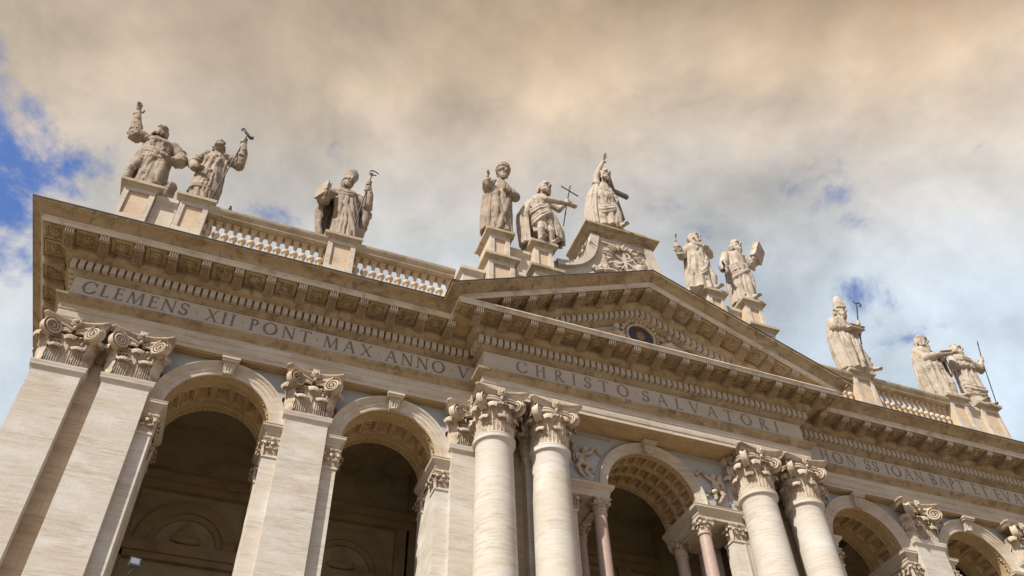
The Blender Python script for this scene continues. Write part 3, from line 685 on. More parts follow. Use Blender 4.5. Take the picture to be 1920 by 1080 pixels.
def pilaster_cap():
    # origin: centre of the shaft front at the astragal top; front is -y, wall at +.5
    mb = MB(); w = .935
    rows = []
    for z, e in ((0, 0), (.5, .0), (1.0, .02), (1.35, .05), (1.5, .10)):
        rows.append([(-w-e, .52, z), (-w-e, -e, z), (w+e, -e, z), (w+e, .52, z)])
    mb.grid(rows)
    # abacus, concave front
    def ab(e, z):
        pts = [(-1.22-e, .50, z), (-1.20-e, .30, z), (-1.30-e, -.36-e, z), (-1.18-e*.6, -.50-e, z)]
        for k in range(1, 10):
            u = -1+2*k/10; pts.append((u*1.13, -.46-e+.30*(1-u*u), z))
        pts += [(1.18+e*.6, -.50-e, z), (1.30+e, -.36-e, z), (1.20+e, .30, z), (1.22+e, .50, z)]
        return pts
    L = [ab(-.14, 1.97), ab(-.06, 2.05), ab(-.05, 2.09), ab(.0, 2.16), ab(.04, 2.20), ab(.05, 2.21), ab(.05, HC)]
    mb.grid(L); mb.capfan(L[0][::-1]); mb.capfan(L[-1])
    for s in (-1, 1):
        volute(mb, (s*.86, -.34, 1.58), (-s*.58, -.81), .42, .34, turn=-s, start=PI/2)
        mb.tube([(s*.05, -.12, 1.80), (s*.3, -.16, 1.90), (s*.6, -.22, 1.95), (s*.86, -.36, 1.94)], [.07, .08, .09, .08], 7)
        mb.tube([(s*.10, -.14, 1.64), (s*.28, -.18, 1.68), (s*.46, -.24, 1.60)], [.05, .07, .04], 6)
        mb.tube([(s*.12, -.12, 1.72), (s*.30, -.17, 1.77), (s*.50, -.24, 1.72)], [.04, .06, .03], 6)
        leaf(mb, (s*.44, -.02, 0), (0, -1), .86, .74, .13, .15)
        leaf(mb, (s*(w-.02), -.0, .02), (s*.75, -.66), 1.34, .60, .10, .14, .04)
        leaf(mb, (s*(w-.03), .30, 0), (s, 0), .84, .46, .12, .15)
    leaf(mb, (0, -.02, .02), (0, -1), 1.34, .66, .11, .13, .02)
    for k in range(9):                                     # stalks and tendrils between the leaves
        x = -.80+.2*k
        mb.tube([(x, -.03, .04), (x*1.02, -.07, .5), (x*1.03+.05*math.sin(k*2.1), -.10, .95), (x*1.05+.08*math.cos(k), -.12, 1.22)], [.045, .05, .04, .045], 6)
    rd = random.Random(5)
    for k in range(22):
        mb.ell((rd.uniform(-.82, .82), -.08-rd.random()*.04, rd.uniform(.9, 1.28)), (.07, .05, .06), None, 6, 4)
    for s in (-1, 1):
        for k in range(6): mb.tube([(s*(.2+.09*k), -.10, .04), (s*(.2+.09*k), -.16, .34+.05*math.sin(k*2)), (s*(.2+.085*k), -.19, .60)], [.02, .028, .018], 5)
    beads(mb, [(-.56+.187*k, -.15, 1.42) for k in range(7)], (.09, .07, .06))
    mb.tube([(-.66, -.11, 1.33), (.66, -.11, 1.33)], .035, 6)
    fleuron(mb, 0, -.30, 2.10, .82)
    return mb.mesh('capital', 'cap', 70)
def column_cap(r=.86, H=2.20, leafn=8):
    mb = MB(); k_ = r/.86; cm = r*1.22
    mb.lathe([(r*.98, 0), (r*.97, .6*k_), (r*.99, 1.1*k_), (r*1.06, 1.34*k_), (r*1.16, 1.44*k_), (r*1.24, 1.56*k_), (r*1.24, 1.70*k_), (r*1.1, 1.9*k_)], 0, 0, 32)
    a = 1.30*k_; c_ = 1.02*k_
    def ab(e, z):
        pts = []
        for q in range(4):
            an = q*PI/2
            for k in range(0, 9):
                u = -1+2*k/8
                if k in (0, 8): p = (u*(a-.10*k_+e*.6), -(a+e)+.0)
                else: p = (u*(a-.12*k_), -(c_+e)-(a-c_)*(u*u))
                pts.append((p[0]*math.cos(an)-p[1]*math.sin(an), p[0]*math.sin(an)+p[1]*math.cos(an), z))
        return pts
    z0 = H-.30*k_
    L = [ab(-.15*k_, z0), ab(-.07*k_, z0+.07*k_), ab(-.05*k_, z0+.11*k_), ab(.02*k_, z0+.20*k_), ab(.05*k_, z0+.22*k_), ab(.05*k_, H)]
    mb.grid(L, closeu=True); mb.capfan(L[0][::-1]); mb.capfan(L[-1])
    for q in range(4):
        an = PI/4+q*PI/2; d = Vector((math.cos(an), math.sin(an)))
        n = (-d.y, d.x)
        # start angle at the abacus, winding outwards
        volute(mb, (d.x*1.20*k_, d.y*1.20*k_, z0-.34*k_), n, .42*k_, .34*k_, turn=1, start=PI/2)
        ma = q*PI/2; md = Vector((math.cos(ma), math.sin(ma)))
        s0 = len(mb.v)
        f = MB(); fleuron(f, 0, -(c_+.10*k_), H-.18*k_, .85*k_)
        beads(f, [((-.40+.16*k)*k_, -math.sqrt(max(0, (1.20*r)**2-((-.40+.16*k)*k_)**2))-.03, 1.48*k_) for k in range(6)], (.075*k_, .06*k_, .06*k_))
        for s in (-1, 1): [f.tube([(s*.10*k_, -cm*1.0, z0-(.16+.12*q)*k_), (s*.34*k_, -cm*.985, z0-(.12+.13*q)*k_), (s*.62*k_, -cm*.96, z0-(.12+.15*q)*k_), (s*.80*k_, -cm*.93, z0-(.20+.12*q)*k_)], [.05*k_, .065*k_, .065*k_, .05*k_], 6) for q in (0, 1)]
        f.xf(Matrix.Rotation(ma, 4, 'Z')); mb.add(f.v, f.f)
    for k in range(8):
        an = k*PI/4-PI/2; d = (math.cos(an), math.sin(an))
        leaf(mb, (d[0]*r*.98, d[1]*r*.98, 0), d, .84*k_, .62*k_, .12*k_, .15)
        an += PI/8; d = (math.cos(an), math.sin(an))
        leaf(mb, (d[0]*r*.97, d[1]*r*.97, .02), d, 1.42*k_, .60*k_, .14*k_, .13)
    for k in range(32):
        an = 2*PI*k/32; d = (math.cos(an), math.sin(an))
        mb.tube([(d[0]*r*1.02, d[1]*r*1.02, .03), (d[0]*r*1.06, d[1]*r*1.06, .6*k_), (d[0]*r*1.10, d[1]*r*1.10, 1.22*k_)], [.04*k_, .045*k_, .04*k_], 5)
    return mb.mesh('capital', 'cap', 70)
def small_cap(w, dpt, H=.85):
    # leafy capital of a small pilaster, wrapping front and both sides; origin: centre of front at its foot
    mb = MB(); h = w/2
    mb.grid([[(-h-e, dpt, z), (-h-e, -e, z), (h+e, -e, z), (h+e, dpt, z)] for z, e in ((0, 0), (H*.6, .01), (H*.84, .05))])
    mb.box(-h-.09, h+.09, -.09, dpt, H*.84, H*.93); mb.box(-h-.12, h+.12, -.12, dpt, H*.93, H)
    def face(T):
        f = MB(); wd = T
        m = max(1, round(wd/.30))
        for k in range(m): leaf(f, (-wd/2+(k+.5)*wd/m, 0, 0), (0, -1), H*.42, wd/m*.95, .05, .2, 0, 8, 5)
        for k in range(m+1): leaf(f, (-wd/2+k*wd/m, 0, 0), (0, -1), H*.70, wd/m*.7, .06, .18, 0, 8, 5)
        for s in (-1, 1): volute(f, (s*(wd/2-.02), -.07, H*.72), (-s*.5, -.86), .105, .1, -s)
        for k in range(3): f.ell((-.12+.12*k, -.05, H*.75), (.06, .05, .05), None, 6, 4)
        f.ell((0, -.12, H*.92), (.09, .07, .09), None, 7, 5)
        return f
    f = face(w); mb.add(f.v, f.f)
    for s in (-1, 1):
        f = face(dpt); f.xf(Matrix.Translation((s*h, dpt/2, 0)) @ Matrix.Rotation(s*PI/2, 4, 'Z')); mb.add(f.v, f.f)
    return mb.mesh('capital', 'cap', 70)

# --- giant pilasters
ZA = 25.34; HW = .935
PCAP = pilaster_cap()
def pil_mesh(yf):
    mb = MB(); yb = WALL+.02
    rows = []
    for z, e in ((5.2, 0), (24.85, 0), (25.0, .02), (25.04, .05)): rows.append([(-HW-e, yb, z), (-HW-e, yf-e, z), (HW+e, yf-e, z), (HW+e, yb, z)])
    mb.grid(rows)
    rows = []
    for z, e in ((25.04, .05), (25.06, .09), (25.10, .12), (25.22, .13), (25.26, .145), (25.33, .15), (25.34, .12), (25.345, 0)): rows.append([(-HW-e, yb, z), (-HW-e, yf-e, z), (HW+e, yf-e, z), (HW+e, yb, z)])
    mb.grid(rows)
    for z0, z1, e in ((0, 3.6, .30), (3.6, 3.9, .42), (3.9, 4.4, .26), (4.4, 4.8, .22), (4.8, 5.2, .12)): mb.box(-HW-e, HW+e, yf-e, yb-.01, z0, z1)
    return mb.mesh('giant_pilaster', 'shaft', 30)
PM = pil_mesh(.1)
for s in (-1, 1):
    for x in (27.09, 24.41, 16.90, 9.32, 5.68):
        o = link('giant_pilaster', PM, F, (s*x, 0, 0))
        c = link('capital', PCAP, o, (0, .1, ZA))
# --- giant columns
CCAP = column_cap()
mb = MB(); prof = [(1.0, 5.2)]
for k in range(0, 21):
    t = k/20; rr = .985-.12*max(0, (t-.3)/.7)**1.6; prof.append((rr, 5.2+(24.9-5.2)*t))
prof += [(.885, 25.0), (.92, 25.05), (.93, 25.06), (.985, 25.10), (1.0, 25.17), (.985, 25.24), (.985, 25.28), (1.0, 25.32), (.985, 25.35), (.86, 25.36)]
mb.lathe(prof, 0, 0, 48)
mb.lathe([(1.02, 5.2), (1.1, 5.0), (1.25, 4.9), (1.28, 4.75), (1.2, 4.65), (1.3, 4.5), (1.36, 4.3), (1.3, 4.2)], 0, 0, 40); mb.box(-1.4, 1.4, -1.4, 1.2, 3.9, 4.2)
mb.box(-1.35, 1.35, -1.35, 1.2, 0, 3.6); mb.box(-1.5, 1.5, -1.5, 1.2, 3.6, 3.9)
CM = mb.mesh('giant_column', 'column', 30)
for x in (-8.45, -5.68, 5.68, 8.45):
    o = link('giant_column', CM, F, (x, -.61, 0)); c = link('capital', CCAP, o, (0, 0, 25.36)); c.scale = (1, 1, (ZS+.005-25.36)/2.20)

# --- small order carrying the arches
IMP = [(0, 24.0), (.02, 24.0), (.02, 24.18), (.05, 24.20), (.05, 24.34), (.08, 24.37), (.14, 24.42), (.20, 24.50), (.24, 24.52), (.24, 24.61), (.26, 24.63), (.26, 24.66), (-.2, 24.67)]
SC1 = small_cap(.60, .70); SC2 = small_cap(.74, .35)
for c in BAYS:
    for s in (-1, 1):
        xi = c+s*RW; xo = c+s*2.84
        mb = MB(); xs = sorted((xi, xo))
        mb.box(xs[0], xs[1], .45, 1.15, ZF, 23.06); mb.box(xs[0]-.05, xs[1]+.05, .40, 1.20, 23.06, 23.16)
        xr = sorted((xi+s*.06, xo)); mb.box(xr[0], xr[1], 1.15, 2.5, ZF, 24.05); mb.box(xs[0], xs[1], 2.5, 3.2, ZF, 23.06); mb.box(xs[0]-.05, xs[1]+.05, 2.45, 3.25, 23.06, 23.16)
        o = mb.build('impost_pilaster', 'shaft', F, 30)
        link('capital', SC1, o, ((xi+xo)/2, .45, 23.16)); link('capital', SC1, o, ((xi+xo)/2, 2.5, 23.16))
        mb = MB(); p = [(xo, .45), (xi, .45), (xi, 3.2)]
        if s < 0: mb.sweep([(xo, .45), (xi, .45), (xi, 3.2)], IMP)
        else: mb.sweep([(xi, 3.2), (xi, .45), (xo, .45)], IMP)
        mb.build('impost', 'arch', o)
SCC = column_cap(.30, .72)
mb = MB(); prof = [(.36, ZF+.3)]+[(.345-.05*(k/12)**1.8, ZF+.5+(23.2-ZF-.5)*k/12) for k in range(13)]+[(.31, 23.22), (.345, 23.24), (.36, 23.28), (.345, 23.32), (.3, 23.33)]
mb.lathe(prof, 0, 0, 28); mb.lathe([(.36, ZF+.3), (.42, ZF+.25), (.44, ZF+.15), (.46, ZF+.1), (.46, ZF)], 0, 0, 28)
SCM = mb.mesh('granite_column', 'pink', 30)
for s in (-1, 1):
    for y in (.42, 2.72):
        o = link('granite_column', SCM, F, (s*2.80, y, 0)); c = link('capital', SCC, o, (0, 0, 23.33)); c.scale = (1, 1, .93)
    mb = MB()
    xa, xb = sorted((s*4.15, s*4.95))
    mb.box(xa, xb, .12, .80, ZF-2, 23.06); mb.box(xa-.05, xb+.05, .07, .85, 23.06, 23.16); mb.box(xa, xb, 2.4, 3.2, ZF, 23.9)
    o = mb.build('impost_pilaster', 'shaft', F, 30); link('capital', SC2, o, ((xa+xb)/2-s*.03, .12, 23.16))
    mb = MB()
    if s < 0: p = [(-4.9, .05), (-2.42, .05), (-2.42, 3.25)]
    else: p = [(2.42, 3.25), (2.42, .05), (4.9, .05)]
    mb.sweep(p, IMP)
    xs = sorted((s*2.42, s*4.95)); mb.box(xs[0], xs[1], .06, 3.24, 24.004, 24.6)
    for y0, y1 in ((.9, 2.3),):
        x0, x1 = sorted((s*2.75, s*3.9)); e = .1
        for q in ((x0, x1, y0, y0+e), (x0, x1, y1-e, y1), (x0, x0+e, y0+e, y1-e), (x1-e, x1, y0+e, y1-e)): mb.box(*q, 23.93, 24.006)
    mb.build('impost', 'arch', o)
# carved angels on the central spandrels
for s in (-1, 1):
    mb = MB(); x = s*3.72; y = YB-.10
    mb.ell((x, y, 26.02), (.20, .17, .30), Matrix.Rotation(-s*.3, 3, 'Y')); mb.ell((x+s*.06, y-.02, 25.78), (.22, .17, .20)); mb.ell((x-s*.12, y-.08, 26.48), (.16, .15, .18)); mb.tube([(x-s*.05, y, 26.2), (x-s*.1, y-.05, 26.4)], .09, 7)
    mb.limbs = [((x-s*.02, y, 25.75), (x-s*.25, y-.12, 25.52), (x-s*.12, y-.02, 25.20), (x-s*.25, y-.06, 25.10)), ((x+s*.14, y, 25.72), (x+s*.30, y-.10, 25.42), (x+s*.10, y-.02, 25.12), (x+s*.0, y-.06, 24.98))]
    for p in mb.limbs: mb.tube(p, [.14, .13, .09, .07], 8); mb.ell(p[1], .13); mb.ell(p[3], (.10, .09, .06))
    for p in (((x-s*.12, y-.02, 26.22), (x-s*.38, y-.1, 26.30), (x-s*.62, y-.06, 26.52)), ((x+s*.14, y, 26.22), (x+s*.34, y-.08, 26.08), (x+s*.30, y-.12, 25.86))): mb.tube(p, [.10, .085, .06], 8); mb.ell(p[2], .07)
    for k in range(7): mb.tube([(x+s*.14, y+.03, 26.25), (x+s*(.34+.02*k), y-.02, 26.62-.11*k), (x+s*(.60-.05*k), y+.02, 26.86-.20*k)], [.07, .085, .04], 6)
    for k in range(9):
        t = k/8; mb.ell((x-s*(.55+.45*t), y+.02, 26.55+.22*math.sin(t*PI)-.1*t), (.10, .09, .09), None, 7, 5)
    for k in range(6): mb.ell((x-s*(.0+.12*k), y+.04, 25.98-.12*k+.06*math.sin(k*2)), (.11, .06, .09), None, 7, 5)
    mb.build('spandrel_angel', 'cap', F, 60)
    mb = MB()                                             # moulded frame of the spandrel field
    path = [(s*4.35, 24.95), (s*4.35, 27.30)]
    mb.tube([(s*4.42, YB-.01, 24.85), (s*4.42, YB-.01, 27.45), (s*1.95, YB-.01, 27.45)], .035, 6)
    mb.tube([(s*(3.08*math.cos(a)), YB-.01, SPR+3.08*math.sin(a)) for a in [R(4)+R(62)*k/12 for k in range(13)]], .03, 6)
    mb.tube([(s*4.42, YB-.01, 24.85), (s*3.08, YB-.01, 24.85)], .03, 6)
    mb.build('spandrel_frame', 'wall', F, 60)

# --- attic storey: pedestals, balustrades
def pedestal(x0, x1, yf, zb, zt, depth, panel=True, name='statue_pedestal', base=True):
    # cap spans x0..x1 with its front at yf; zt = cap top, zb = foot
    mb = MB(); e = .34; a, b = x0+e, x1-e; y0 = yf+e-.08; y1 = yf+depth
    mb.cur = 2; mb.box(a, b, y0+.10, y1-.2, zb, zt-.36); mb.cur = 0
    zp0, zp1 = zb+.95 if base else zb+.35, zt-.62
    w = .26; t = .10                                       # raised border leaves a sunk panel
    for q in ((a, b, zp1, zt-.36), (a, b, zb+.30, zp0), (a, a+w, zp0, zp1), (b-w, b, zp0, zp1)): mb.box(q[0], q[1], y0, y0+.102, q[2], q[3])
    pr = [(-.10, zt-.40), (.0, zt-.38), (.02, zt-.33), (.10, zt-.26), (.16, zt-.22), (.24, zt-.20), (.26, zt-.19), (.27, zt-.02), (.25, zt), (-.5, zt)]
    P = [(a, y1-.2), (a, y0), (b, y0), (b, y1-.2)]
    mb.cur = 1; mb.sweep(P, pr)
    mb.box(x0+.07, x1-.07, yf+.08, y1-.05, zt-.05, zt-.005); mb.cur = 0
    if base:
        mb.sweep(P, [(-.1, zb+.62), (.0, zb+.60), (.03, zb+.52), (.10, zb+.46), (.18, zb+.42), (.18, zb+.30), (.24, zb+.28), (.24, zb)])
    return mb.build(name, ['ped', 'pcap', 'pfield'], F, 35)
ZP = 33.9; ZPT = 37.2
for s in (-1, 1):
    for a, b in ((28.17, 25.99), (25.47, 23.38), (17.87, 15.71)):
        x0, x1 = sorted((s*a, s*b)); pedestal(x0, x1, -.40, ZP, ZPT, 2.4)
    # solid link between the end pair, and the plinth under everything
    mb = MB(); x0, x1 = sorted((s*26.3, s*25.2)); mb.box(x0, x1, .15, 1.2, 33, 36.72); mb.sweep([(x0, .15), (x1, .15)], [(0, 36.40), (.03, 36.45), (.12, 36.55), (.18, 36.60), (.18, 36.86), (-.6, 36.86)])
    mb.build('parapet_wall', 'ped', F, 35)
    mb = MB(); x0, x1 = sorted((s*28.4, s*9.9)); mb.box(x0, x1, -.30, 1.6, 32.2, 34.18); mb.build('parapet_plinth', 'ped', F, 0)
BM = MB(); BM.lathe([(.15, 34.50), (.17, 34.80), (.14, 34.96), (.09, 35.06), (.085, 35.16), (.12, 35.24), (.13, 35.29), (.11, 35.31)]+[(.205*math.sin(a), 35.52-.205*math.cos(a)) for a in [R(34+12*k) for k in range(11)]]+[(.082, 35.73), (.078, 35.80), (.085, 35.92), (.10, 36.04), (.122, 36.14), (.15, 36.17), (.15, 36.21), (.11, 36.23), (.11, 36.26), (.15, 36.30), (.168, 36.33), (.168, 36.36)], 0, 0, 18)
BM.box(-.175, .175, -.175, .175, 36.35, 36.46); BM.box(-.18, .18, -.18, .18, 34.17, 34.52)
BMESH = BM.mesh('baluster', 'baluster', 40)
def balustrade(x0, x1, n, y=.45):
    mb = MB(); mb.box(x0, x1, y-.50, y+.30, 36.46, 36.62)
    mb.sweep([(x0, y-.52), (x1, y-.52)], [(-.3, 36.44), (.0, 36.45), (0, 36.56), (.03, 36.60), (.10, 36.68), (.14, 36.74), (.16, 36.90), (-.7, 36.92)])
    o = mb.build('balustrade', 'pcap', F, 35)
    for k in range(n): link('baluster', BMESH, o, (x0+(k+.5)*(x1-x0)/n, y, 0))
    return o
for s in (-1, 1):
    a, b = sorted((s*23.72, s*17.53)); balustrade(a, b, 14)
    a, b = sorted((s*16.05, s*10.45)); balustrade(a, b, 12)
# stepped attic over the centre
for s in (-1, 1):
    for a, b in ((9.28, 7.42), (6.60, 4.76)):
        x0, x1 = sorted((s*a, s*b)); pedestal(x0, x1, -1.92, 36.9, 39.3, 2.3, base=False)
        pedestal(x0-.16, x1+.16, -2.12, 33.2 if a > 8 else 34.45, 36.95, 2.6)
    x0, x1 = sorted((s*7.7, s*6.3)); mb = MB(); mb.box(x0, x1, -1.0, .5, 33, 38.5); mb.sweep([(x0, -1.0), (x1, -1.0)], [(0, 38.45), (.05, 38.5), (.14, 38.6), (.18, 38.64), (.18, 38.86), (-.9, 38.88)])
    mb.sweep([(x0, -1.0), (x1, -1.0)], [(0, 36.4), (.05, 36.45), (.18, 36.6), (.22, 36.64), (.22, 36.9), (-.1, 36.92)])
    mb.build('parapet_wall', 'ped', F, 35)
    x0, x1 = sorted((s*10.5, s*9.15)); mb = MB(); mb.box(x0+.15, x1, -1.2, .6, 33, 35.8); mb.sweep([(x0+.15, .6), (x0+.15, -1.2), (x1, -1.2)] if s < 0 else [(x0, -1.2), (x1-.15, -1.2), (x1-.15, .6)], [(0, 35.6), (.05, 35.66), (.16, 35.8), (.2, 35.84), (.2, 36.04), (-.8, 36.06)])
    mb.build('parapet_block', 'ped', F, 35)
    mb = MB(); x0, x1 = sorted((s*11.2, s*2.0)); mb.box(x0, x1, -.9, .9, 32, 34.3); mb.build('parapet_plinth', 'ped', F, 0)
# central attic block with concave scroll sides, Chi-Rho emblem in a wreath
mb = MB(); yf = -1.0; yb2 = 1.6
side = [(4.6, 39.05), (4.2, 39.08), (3.75, 39.2), (3.3, 39.42), (2.95, 39.75), (2.7, 40.1), (2.5, 40.5), (2.36, 41.0), (2.25, 41.5), (2.16, 42.0), (2.1, 42.33)]
pts = [(-x, z) for x, z in side]
outline = [(-4.75, 36.5), (-4.75, 39.05)]+[(-x, z) for x, z in side]+[(-2.05, 42.35), (2.05, 42.35)]+[(x, z) for x, z in side[::-1]]+[(4.75, 39.05), (4.75, 36.5)]
mb.poly_prism(outline, 'y', yf+.12, yb2)
for s in (-1, 1):                                         # broad plain band along the curved edge
    o2 = [(s*x, z) for x, z in side]; i2 = [(s*(x-.58*(1-(x-2.05)/2.9)), z-.42*(x-2.05)/2.4-.02) for x, z in side]
    for k in range(len(o2)-1): mb.poly_prism([o2[k], o2[k+1], i2[k+1], i2[k]], 'y', yf-.14, yf+.13)
mb.box(-2.05, 2.05, yf-.02, yf+.13, 41.9, 42.34)
attic = mb.build('attic', 'ped', F, 35)
mb = MB(); mb.sweep([(-2.06, 1.6), (-2.06, yf), (2.06, yf), (2.06, 1.6)], [(0, 42.3), (.02, 42.34), (.06, 42.40), (.10, 42.52), (.26, 42.60), (.30, 42.64), (.30, 42.74), (.36, 42.78), (.48, 42.88), (.52, 42.90), (.52, 43.02), (-1, 43.03)])
mb.box(-1.75, 1.75, -1.35, 1.3, 43.02, 43.32)
mb.box(-2.2, 2.3, -1.45, 1.45, 43.03, 43.12)
mb.build('attic_cornice', 'corn', attic)
wz = 40.55
mb = MB(); random.seed(11)
mb.tube([(1.12*math.cos(2*PI*k/40), yf-.06, wz+.98*math.sin(2*PI*k/40)) for k in range(41)], .17, 8)
for k in range(74):
    a = 2*PI*k/74; r = 1.12+random.uniform(-.12, .24)
    if math.sin(a) < -.55 and random.random() < .4: continue
    q = Matrix.Rotation(-a+PI/2+random.uniform(-.7, .7), 3, 'Y')
    mb.ell((r*math.cos(a), yf-.14-.12*random.random(), wz+.9*r*math.sin(a)), (.07, .10, .22), q, 7, 5)
for s in (-1, 1):
    for k in range(14): mb.ell((s*(1.15+.075*k+random.uniform(-.1, .1)), yf-.02, wz-1.0-.02*k+random.uniform(-.22, .22)), (.14, .14, .12), None, 7, 5)
    mb.tube([(s*.3, yf, wz-1.2), (s*1.0, yf-.06, wz-1.15), (s*1.7, yf-.04, wz-1.3), (s*2.2, yf, wz-1.05)], [.1, .13, .1, .05], 7)
mb.build('wreath', 'ped', attic, 60)
mb = MB(); ye = yf-.10
mb.poly_prism([(.98*math.cos(k*PI/16), wz+.86*math.sin(k*PI/16)) for k in range(32)], 'y', yf-.03, yf+.1)
mb.box(-.09, .09, ye-.08, ye+.1, wz-.80, wz+.72)
def bar(mb, p, q, w, y0, y1):
    p = Vector(p); q = Vector(q); d = (q-p).normalized(); n = Vector((-d.y, d.x))*w; mb.poly_prism([p+n, q+n, q-n, p-n], 'y', y0, y1)
bar(mb, (-.62, wz-.52), (.62, wz+.30), .065, ye-.05, ye+.1); bar(mb, (-.62, wz+.30), (.62, wz-.52), .065, ye-.06, ye+.1)
for k in range(10):
    a0, a1 = -PI/2+PI*k/10, -PI/2+PI*(k+1)/10
    P_ = lambda r, a: (.08+r*math.cos(a)*1.15, wz+.42+r*math.sin(a))
    mb.poly_prism([P_(.17, a0), P_(.30, a0), P_(.30, a1), P_(.17, a1)], 'y', ye-.08, ye+.1)
mb.build('emblem', 'ped', attic, 35)
for s in (-1, 1):                                         # flower garlands on the scroll shoulders
    mb = MB(); random.seed(20); mb.tube([(s*(side[k][0]-.06), .15, side[k][1]) for k in range(2, 10)], .14, 7)
    for k in range(30):
        t = random.random(); a = PI/2*(.25+.6*t)
        k2 = 2+7*t; i2_ = int(k2); f2 = k2-i2_; x = side[i2_][0]+(side[i2_+1][0]-side[i2_][0])*f2; z = side[i2_][1]+(side[i2_+1][1]-side[i2_][1])*f2+.05
        mb.ell((s*x, random.uniform(-.3, .6), z+random.uniform(-.05, .25)), (.17, .2, .16), Matrix.Rotation(random.uniform(0, 3), 3, 'Y'), 7, 5)
    mb.build('garland', 'ped', attic, 60)
# roof and body behind
mb = MB(); mb.box(-X0+.3, X0-.3, 1.0, 13.8, 29.5, 32.3); mb.poly_prism([(-9.5, 31.8), (9.5, 31.8), (0, 36.5)], 'y', -1.2, 3); mb.box(-X0+.1, X0-.1, 9.3, 13.9, 0, 29.5); mb.build('roof', 'wall', F, 0)

